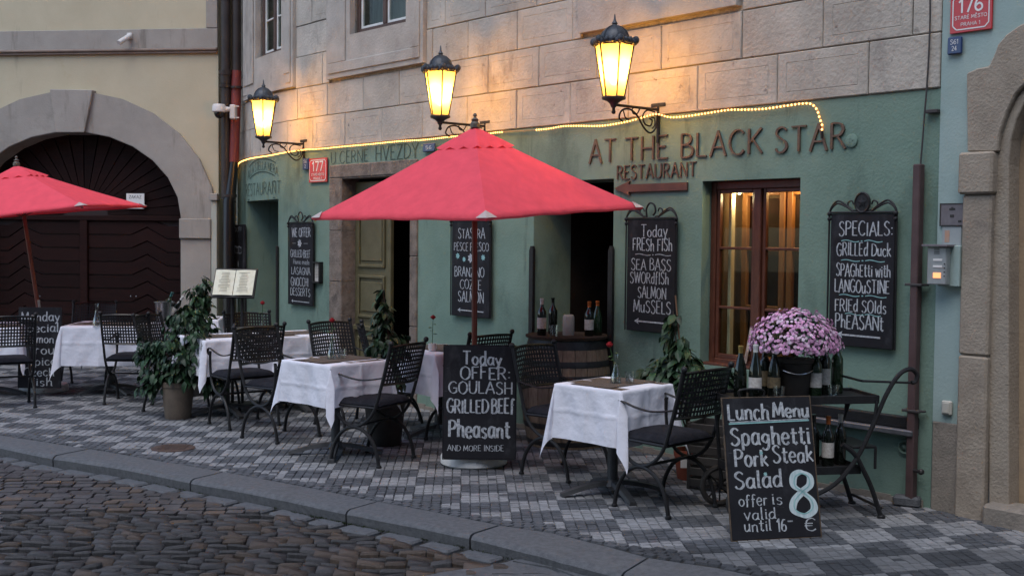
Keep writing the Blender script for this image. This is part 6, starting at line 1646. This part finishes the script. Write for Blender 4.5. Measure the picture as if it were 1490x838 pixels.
mb = MB(); mb.lathe([(0, .852), (.30, .852)], 30); mb.build('head', m_dark2, t)
ob = MB(); ob.lathe([(0, .882), (.345, .882), (.345, .90), (0, .90)], 30); o = ob.build('round_board', m_dark2); o.location = tuple(bp_); tag(o, 'dark round board lying on the oak barrel', 'round board')
ZB = .9
def onB(px, Y): q = AT(px, 490, Y); return q.x, q.y
for (px, Y, lab, mat, lb_, cp, kd, h) in ((788, 9.55, 'wine bottle with pale label, leftmost on the barrel', m_bottle, m_label, m_white, 0, .30), (804, 9.70, 'plain dark wine bottle second from the left on the barrel', m_bottle, None, None, 0, .30), (857, 9.52, 'wine bottle with white label and orange neck on the barrel', m_bottle, m_label, m_orange, 0, .28), (869, 9.6, 'slim bottle with orange foil, rightmost on the barrel', m_bottleg, None, m_orange, 1, .28)):
    x, y = onB(px, Y); bottle(x, y, ZB, lab, mat, lb_, cp, kind=kd, h=h)
x, y = onB(869, 9.6)
x, y = onB(827, 9.58); t = empty('ceramic_jar', (x, y, ZB), label='white ceramic wine cooler standing in the middle of the barrel top', cat='wine cooler'); mb = MB(); mb.lathe([(0, 0), (.046, 0), (.048, .01), (.048, .15), (.04, .165), (.03, .17), (.03, .16), (0, .02)], 18); mb.build('body', M('grey_ceramic', (.33, .33, .31), None, rough=.5), t, smooth=True)
x, y = onB(806, 9.45); tumbler(x, y, ZB, 'empty glass at the front of the barrel top', h=.09, w_=.04, full=0)
# ------------------------------------------------------------------ wine cart
ca = Vector((1.77, 7.22, 0)); rc = R(10); CT = empty('wine_cart', tuple(ca), rz=rc, label='black iron two-wheeled wine cart with two shelves and curved handle', cat='cart')
def carttray(z, x0, x1, y0, y1, name):
    mb = MB()
    for (a, c, d, e) in ((x0, x1, y0, y0+.012), (x0, x1, y1-.012, y1), (x0, x0+.012, y0, y1), (x1-.012, x1, y0, y1)): mb.box(a, c, d, e, z-.03, z+.02, .003)
    n = 9
    for k in range(n): yy = y0+.012+(y1-y0-.024)*(k+.08)/n; mb.box(x0+.01, x1-.01, yy, yy+(y1-y0)/n*.8, z-.012, z, .002)
    return mb.build(name, m_black, CT)
carttray(.735, -.50, .46, -.19, .19, 'upper_tray'); carttray(.30, -.44, .36, -.17, .17, 'lower_tray')
for s in (-1, 1):
    y = s*.195; mb = MB()
    hand = [(-.38, y, .13), (-.20, y, .12), (.0, y, .14), (.18, y, .22), (.32, y, .38), (.42, y, .58), (.50, y, .76), (.58, y, .88), (.655, y, .915), (.70, y, .88), (.69, y, .84), (.665, y, .83)]
    if s > 0: hand = [(-.38, y, .13), (-.20, y, .12), (.0, y, .14), (.18, y, .22), (.32, y, .38), (.42, y, .58), (.47, y, .72)]
    mb.tube(spline(hand, 5), .0145 if s < 0 else .012, 8); mb.build('handle_bar', m_black, CT, smooth=True)
    mb = MB(); mb.tube(spline([(.22, y, .46), (.30, y, .40), (.36, y, .30), (.42, y, .18), (.485, y, .0)], 4), .0155, 8); mb.lathe([(.025, 0), (.025, .012), (.016, .02)], 10, c=(.485, y, 0)); mb.build('leg', m_black, CT, smooth=True)
    mb = MB(); mb.tube([(-.46, y, .735), (-.40, y, .13)], .012, 6); mb.build('upright', m_black, CT, smooth=True); mb = MB(); mb.tube([(.44, y, .72), (.42, y, .56)], .010, 6); mb.build('upright', m_black, CT, smooth=True)
    wc = (-.40, s*.235, .135); mb = MB(); mb.tube([(wc[0]+.115*math.cos(a), wc[1], wc[2]+.115*math.sin(a)) for a in [q*math.pi/14 for q in range(28)]], .019, 8, closed=True)
    wh = mb.build('wheel', m_potblk, CT, smooth=True)
    mb = MB(); mb.tube([(wc[0], wc[1]-.02, wc[2]), (wc[0], wc[1]+.02, wc[2])], .022, 10)
    for q in range(8): a = q*math.pi/4; mb.tube([wc, (wc[0]+.1*math.cos(a), wc[1], wc[2]+.1*math.sin(a))], .006, 5)
    mb.build('spokes', m_black, wh, smooth=True)
for P_, r_ in (([(-.40, -.235, .135), (-.40, .235, .135)], .009), ([(.485, -.195, .06), (.485, .195, .06)], .009), ([(.34, -.19, .845), (.66, -.19, .83)], .008), ([(.34, .19, .845), (.34, -.19, .845)], .008), (spline([(-.44, -.19, .755), (-.44, -.19, .80), (-.30, -.19, .80), (-.29, -.19, .755)], 4), .007), ([(.45, -.17, .43), (.45, -.17, .30)], .009)):
    mb = MB(); mb.tube(P_, r_, 6); mb.build('cross_bar', m_black, CT, smooth=True)
mb = MB(); mb.box(.30, .46, -.17, .17, .425, .44, .003); mb.build('small_shelf', m_black, CT)

cr, srn = math.cos(rc), math.sin(rc)
def cart(x, y): return ca.x+x*cr-y*srn, ca.y+x*srn+y*cr
def cart_px(px, d):      # on the cart top, at depth d behind its front edge line
    best = None
    for k in range(200):
        x = -.55+k*.0055; X, Y = cart(x, d); q = inview(X, Y, .74)
        if q and (best is None or abs(q[0]-px) < best[0]): best = (abs(q[0]-px), x)
    return best[1]
for (px, d, lab, col, lb_, cp, kd, h) in (
    (1077, -.02, 'dark bottle with orange and gold neck, leftmost on the cart top', m_bottle, None, m_gold, 1, .31),
    (1098, -.11, 'dark bottle with white cap and white label second from the left on the cart', m_bottle, m_label, m_white, 1, .325),
    (1111, .06, 'dark bottle with gold foil neck behind the white capped bottle on the cart', m_bottle, m_labeld, m_gold, 0, .31),
    (1126, -.03, 'dark bottle with a small crest label left of the black flower bucket', m_bottle, m_labeld, m_white, 1, .30),
    (1187, -.04, 'wine bottle with tall white label just right of the flower bucket', m_bottleg, m_label, None, 0, .30),
    (1199, .04, 'wine bottle with cream neck and white label under the pink flowers', m_bottle, m_label, M('cream_foil', (.5, .46, .32), None, rough=.5), 0, .335),
    (1217, .07, 'green unlabelled bottle, rightmost on the cart top', m_bottleg, None, None, 0, .335)):
    x = cart_px(px, d); X, Y = cart(x, d); bottle(X, Y, .737, lab, col, lb_, cp, kind=kd, h=h)
for (px, d, lab) in ((1134, -.14, 'tumbler at the front of the cart beside the crest bottle'), (1213, -.12, 'tumbler with a pale base at the right end of the cart')):
    x = cart_px(px, d); X, Y = cart(x, d); tumbler(X, Y, .737, lab, h=.075, w_=.038, full=.25)
for (x, d, lab, lb_, cp) in ((.13, .02, 'slim dark bottle on the lower cart shelf, left of the labelled ones', None, None), (.19, -.06, 'bottle with orange capsule and white label on the lower cart shelf', m_label, m_orange), (.05, -.08, 'bottle with small white label low beside the Lunch Menu board', m_label, None), (.30, .0, 'dark bottle with white neck band on the lower cart shelf', None, m_white)):
    X, Y = cart(x, d); bottle(X, Y, .302, lab, m_bottle, lb_, cp, h=.31)
# chrysanthemums in a black bucket
x = cart_px(1154, .04); X, Y = cart(x, .04)
t = empty('chrysanthemum', (X, Y, .737), label='dome of pink chrysanthemums in a black bucket on the wine cart', cat='potted flowers')
mb = MB(); mb.lathe([(0, 0), (.095, 0), (.10, .01), (.125, .20), (.132, .205), (.132, .225), (.12, .225), (.09, .02), (0, .02)], 24); mb.build('bucket', m_potblk, t, smooth=True)
mb = MB(); mb.tube(spline([(-.13, -.0, .2), (-.09, -.1, .16), (.0, -.135, .14), (.09, -.1, .16), (.13, 0, .2)], 4), .003, 5); mb.build('wire_handle', m_silver, t)
mb = MB(); rnd = random.Random(4)
def domept(th, ph_, rr_=1.0): return Vector((.268*rr_*math.sin(th)*math.cos(ph_), .255*rr_*math.sin(th)*math.sin(ph_), .31+.215*rr_*math.cos(th)*(1 if math.cos(th) > 0 else .45)))
for k in range(1500):
    th = math.acos(rnd.uniform(-.75, 1)); p = domept(th, rnd.uniform(0, 6.28), rnd.uniform(.55, .97)); a = rnd.uniform(0, 6.28); b_ = rnd.uniform(-.6, .9); d = Vector((math.cos(a)*math.cos(b_), math.sin(a)*math.cos(b_), math.sin(b_)))*.035; s_ = d.cross(Vector((0, 0, 1))).normalized()*.011
    mb.tone = rnd.random(); mb.add([p, p+d*.5+s_, p+d, p+d*.5-s_], [(0, 1, 2, 3)])
o = mb.build('leaves', m_leaf, t, normals=False); o['kind'] = 'stuff'
mb = MB(); pts = []; tries = 0
while len(pts) < 1150 and tries < 16000:
    tries += 1; th = math.acos(rnd.uniform(-.38, 1)); p = domept(th, rnd.uniform(0, 6.28), rnd.uniform(.93, 1.06)*(1 if rnd.random() < .95 else 1.06))
    if all((p-q).length > .0142 for q in pts): pts.append(p)
for p in pts:
    nrm = (p-Vector((0, 0, .28))).normalized(); nrm = (nrm+Vector((rnd.uniform(-.3, .3), rnd.uniform(-.3, .3), rnd.uniform(-.2, .3)))).normalized()
    u = nrm.orthogonal().normalized(); v = nrm.cross(u); mb.cur = 1 if rnd.random() < .28 else 0; mb.tone = rnd.random(); r0 = rnd.uniform(.009, .0138)
    for ring, (n, f, up_) in enumerate(((9, 1.0, .18), (6, .6, .5))):
        for k in range(n):
            a = 2*math.pi*k/n+ring*.35; d = u*math.cos(a)+v*math.sin(a); s_ = (u*-math.sin(a)+v*math.cos(a))*r0*f*.34
            mb.add([p+nrm*.001*ring, p+d*r0*f*.6+s_+nrm*r0*up_*.5, p+d*r0*f+nrm*r0*up_, p+d*r0*f*.6-s_+nrm*r0*up_*.5], [(0, 1, 2, 3)])
    mb.add([p+nrm*r0*.5+u*r0*.3, p+nrm*r0*.5+v*r0*.3, p+nrm*r0*.5-u*r0*.3, p+nrm*r0*.5-v*r0*.3], [(0, 1, 2, 3)])
o = mb.build('blossoms', [m_pink, m_pink2], t, normals=False); o['kind'] = 'stuff'
# ------------------------------------------------------------------ potted plants
def leaf_geo(L, w_, bend=.25):
    return [(0, 0, 0), (L*.3, w_*.45, .04*L), (L*.62, w_*.42, -.06*L), (L, 0, -bend*L), (L*.62, -w_*.42, -.06*L), (L*.3, -w_*.45, .04*L), (L*.33, 0, -.03*L), (L*.66, 0, -.13*L)], [(0, 1, 6), (0, 6, 5), (1, 2, 7, 6), (6, 7, 4, 5), (2, 3, 7), (7, 3, 4)]
lv = []
for k in range(4):
    mb = MB(); v_, f_ = leaf_geo(1, .42+.06*k, .22+.12*k); mb.add(v_, f_); o = mb.build('leaf', m_leaf, normals=False, smooth=2); lv.append(o.data); bpy.data.objects.remove(o)
def plant(x, y, label, pot, height, blobs, nleaf, leafL=.075, nparts=0, seed=1, cane=None, stems=5):
    rnd = random.Random(seed); t = empty('potted_plant', (x, y, 0), label=label, cat='potted plant'); prof, pmat, ph_ = pot
    mb = MB(); mb.lathe(prof, 28); mb.build('pot', pmat, t, smooth=True)
    rim = max(r_ for r_, _ in prof); mb = MB(); mb.lathe([(0, ph_-.03), (rim*.92, ph_-.03)], 20); mb.build('soil', m_soil, t)
    if cane: mb = MB(); mb.tube([(0, 0, ph_-.05), (cane[0], 0, cane[1])], .006, 6); mb.build('cane', M('bamboo', (.2, .11, .06), None, rough=.6), t)
    pts = []
    for k in range(stems):
        b_ = blobs[min(len(blobs)-1, k % len(blobs))]; a = rnd.uniform(0, 6.28); mb = MB()
        e = Vector((b_[0]+rnd.uniform(-.4, .4)*b_[3], b_[1]+rnd.uniform(-.4, .4)*b_[4], b_[2]+rnd.uniform(.2, .8)*b_[5]))
        st = Vector((.03*math.cos(a), .03*math.sin(a), ph_-.04)); mi = st.lerp(e, .5)+Vector((rnd.uniform(-.04, .04), rnd.uniform(-.04, .04), .05))
        P_ = spline([st, mi, e], 5); mb.tube(P_, [.009*(1-.75*i/len(P_)) for i in range(len(P_))], 6); mb.build('stem', m_stem, t, smooth=True)
    tot = sum(b[3]*b[5] for b in blobs); leaves = []
    for b in blobs:
        n = int(nleaf*b[3]*b[5]/tot); ntw = max(3, n//9)
        for q in range(ntw):                              # leaves grow along drooping twigs
            th = rnd.uniform(0, 6.28); ct = rnd.uniform(-.9, 1); st_ = math.sqrt(1-ct*ct); rr_ = rnd.uniform(.45, 1.0)
            e = Vector((b[0]+b[3]*rr_*st_*math.cos(th), b[1]+b[4]*rr_*st_*math.sin(th), b[2]+b[5]*rr_*ct))
            o_ = Vector((b[0]*.5, b[1]*.5, max(ph_, b[2]-b[5]*.4+.3*(e.z-b[2])))); d0 = (e-o_)
            for j in range(9):
                f = .45+.6*j/8; p = o_+d0*f; p.z -= .05*f*f; p += Vector((rnd.uniform(-.02, .02), rnd.uniform(-.02, .02), rnd.uniform(-.02, .02)))
                yaw = math.atan2(d0.y, d0.x)+rnd.choice((-1, 1))*rnd.uniform(.3, 1.3); pit = rnd.uniform(.1, 1.1)
                leaves.append((p, yaw, pit, rnd.uniform(-.5, .5), leafL*rnd.uniform(.5, 1.3)))
    leaves.sort(key=lambda l: (Vector((l[0].x+x, l[0].y+y, 0))).length)
    parts, restl = leaves[:nparts], leaves[nparts:]
    for (p, yaw, pit, rol, L) in parts: shared('leaf', rnd.choice(lv), t, p, (rol, pit, yaw), (L, L, L))
    if restl:
        mb = MB()
        for (p, yaw, pit, rol, L) in restl:
            v_, f_ = leaf_geo(L, L*.48, rnd.uniform(.15, .5)); m_ = Matrix.Rotation(yaw, 3, 'Z') @ Matrix.Rotation(pit, 3, 'Y') @ Matrix.Rotation(rol, 3, 'X')
            mb.tone = rnd.random(); mb.add([m_ @ Vector(q)+p for q in v_], f_)
        o = mb.build('foliage', m_leaf, t, smooth=2, normals=False); o['kind'] = 'stuff'
    return t
def potprof(r0, r1, h): return [(0, 0), (r0, 0), (r0+.004, .01), (r1-.006, h-.05), (r1, h-.045), (r1, h), (r1-.014, h), (r1-.02, h-.05), (0, h-.06)]
pb = G(259, 611); py_ = pb.y+.13
plant(AT(259, 600, py_).x, py_, 'big bushy plant in a clay pot near the kerb between two tables', (potprof(.115, .15, .34), m_pot, .34), 1.1,
      [(.02, 0, .50, .36, .28, .22), (.05, 0, .74, .34, .26, .22), (.08, 0, .98, .19, .16, .16), (.36, 0, .62, .20, .16, .20), (-.26, 0, .66, .18, .16, .15), (.34, -.02, .32, .12, .1, .18), (-.26, 0, .38, .12, .1, .16)], 2300, .085, nparts=290, seed=3, stems=7)
p = AT(283, 520, 12.3); plant(p.x, p.y, 'tall leafy plant behind the big bush beside the stone pier', (potprof(.11, .14, .32), m_potblk, .32), 1.3, [(0, 0, .75, .25, .2, .28), (.03, 0, 1.06, .17, .15, .2), (.10, 0, 1.22, .08, .08, .12)], 800, .095, seed=8)
p = AT(560, 600, 9.5); plant(p.x, p.y, 'dark glossy plant in a dark pot before the olive door', (potprof(.13, .17, .36), m_potblk, .36), 1.3, [(0, 0, .62, .17, .15, .2), (.02, 0, .88, .17, .14, .18), (-.02, 0, 1.08, .08, .08, .14), (-.03, 0, 1.24, .04, .04, .12)], 900, .09, seed=12)
pr = G(1008, 700); yy_ = pr.y+.10
plant(AT(1004, 650, yy_).x, yy_, 'leafy plant tied to a cane in a terracotta pot by the lit window', (potprof(.085, .115, .21), m_potred, .21), 1.3, [(-.13, -.03, .73, .46, .26, .13), (-.10, 0, .86, .26, .16, .10), (-.10, 0, 1.0, .12, .1, .08), (-.12, 0, 1.15, .06, .05, .08), (.12, 0, .74, .26, .16, .10)], 900, .10, seed=15, cane=(-.12, 1.30))
mb = MB(); mb.box(-.028, .028, -.002, .002, -.05, .03); o = mb.build('price_tag', m_enwhite); q = G(997, 684, 0); o.location = (AT(996, 676, yy_-.125).x, yy_-.125, .15); tag(o, 'small white tag hanging on the terracotta pot', 'tag')
# dark slatted planter behind the chair by the cart
p = AT(1046, 640, 7.9); t = empty('crate', (p.x, p.y+.05, 0), rz=R(-30), label='dark slatted crate standing behind the right chair near the cart wheel', cat='crate')
for k in range(6):
    for (a, c) in (((-.16, -.15), (.16, -.138)), ((-.16, .138), (.16, .15)), ((-.16, -.138), (-.148, .138)), ((.148, -.138), (.16, .138))):
        mb = MB(); mb.box(a[0], c[0], a[1], c[1], .02+k*.075, .075+k*.075, .003); mb.build('slat', m_potblk, t)
for (a, b_) in ((-.15, -.14), (.15, -.14), (-.15, .14), (.15, .14)):
    mb = MB(); mb.box(a-.012, a+.012, b_-.012, b_+.012, 0, .46, .003); mb.build('corner_post', m_potblk, t)
for o in list(bpy.data.meshes):
    if o.users == 0: bpy.data.meshes.remove(o)
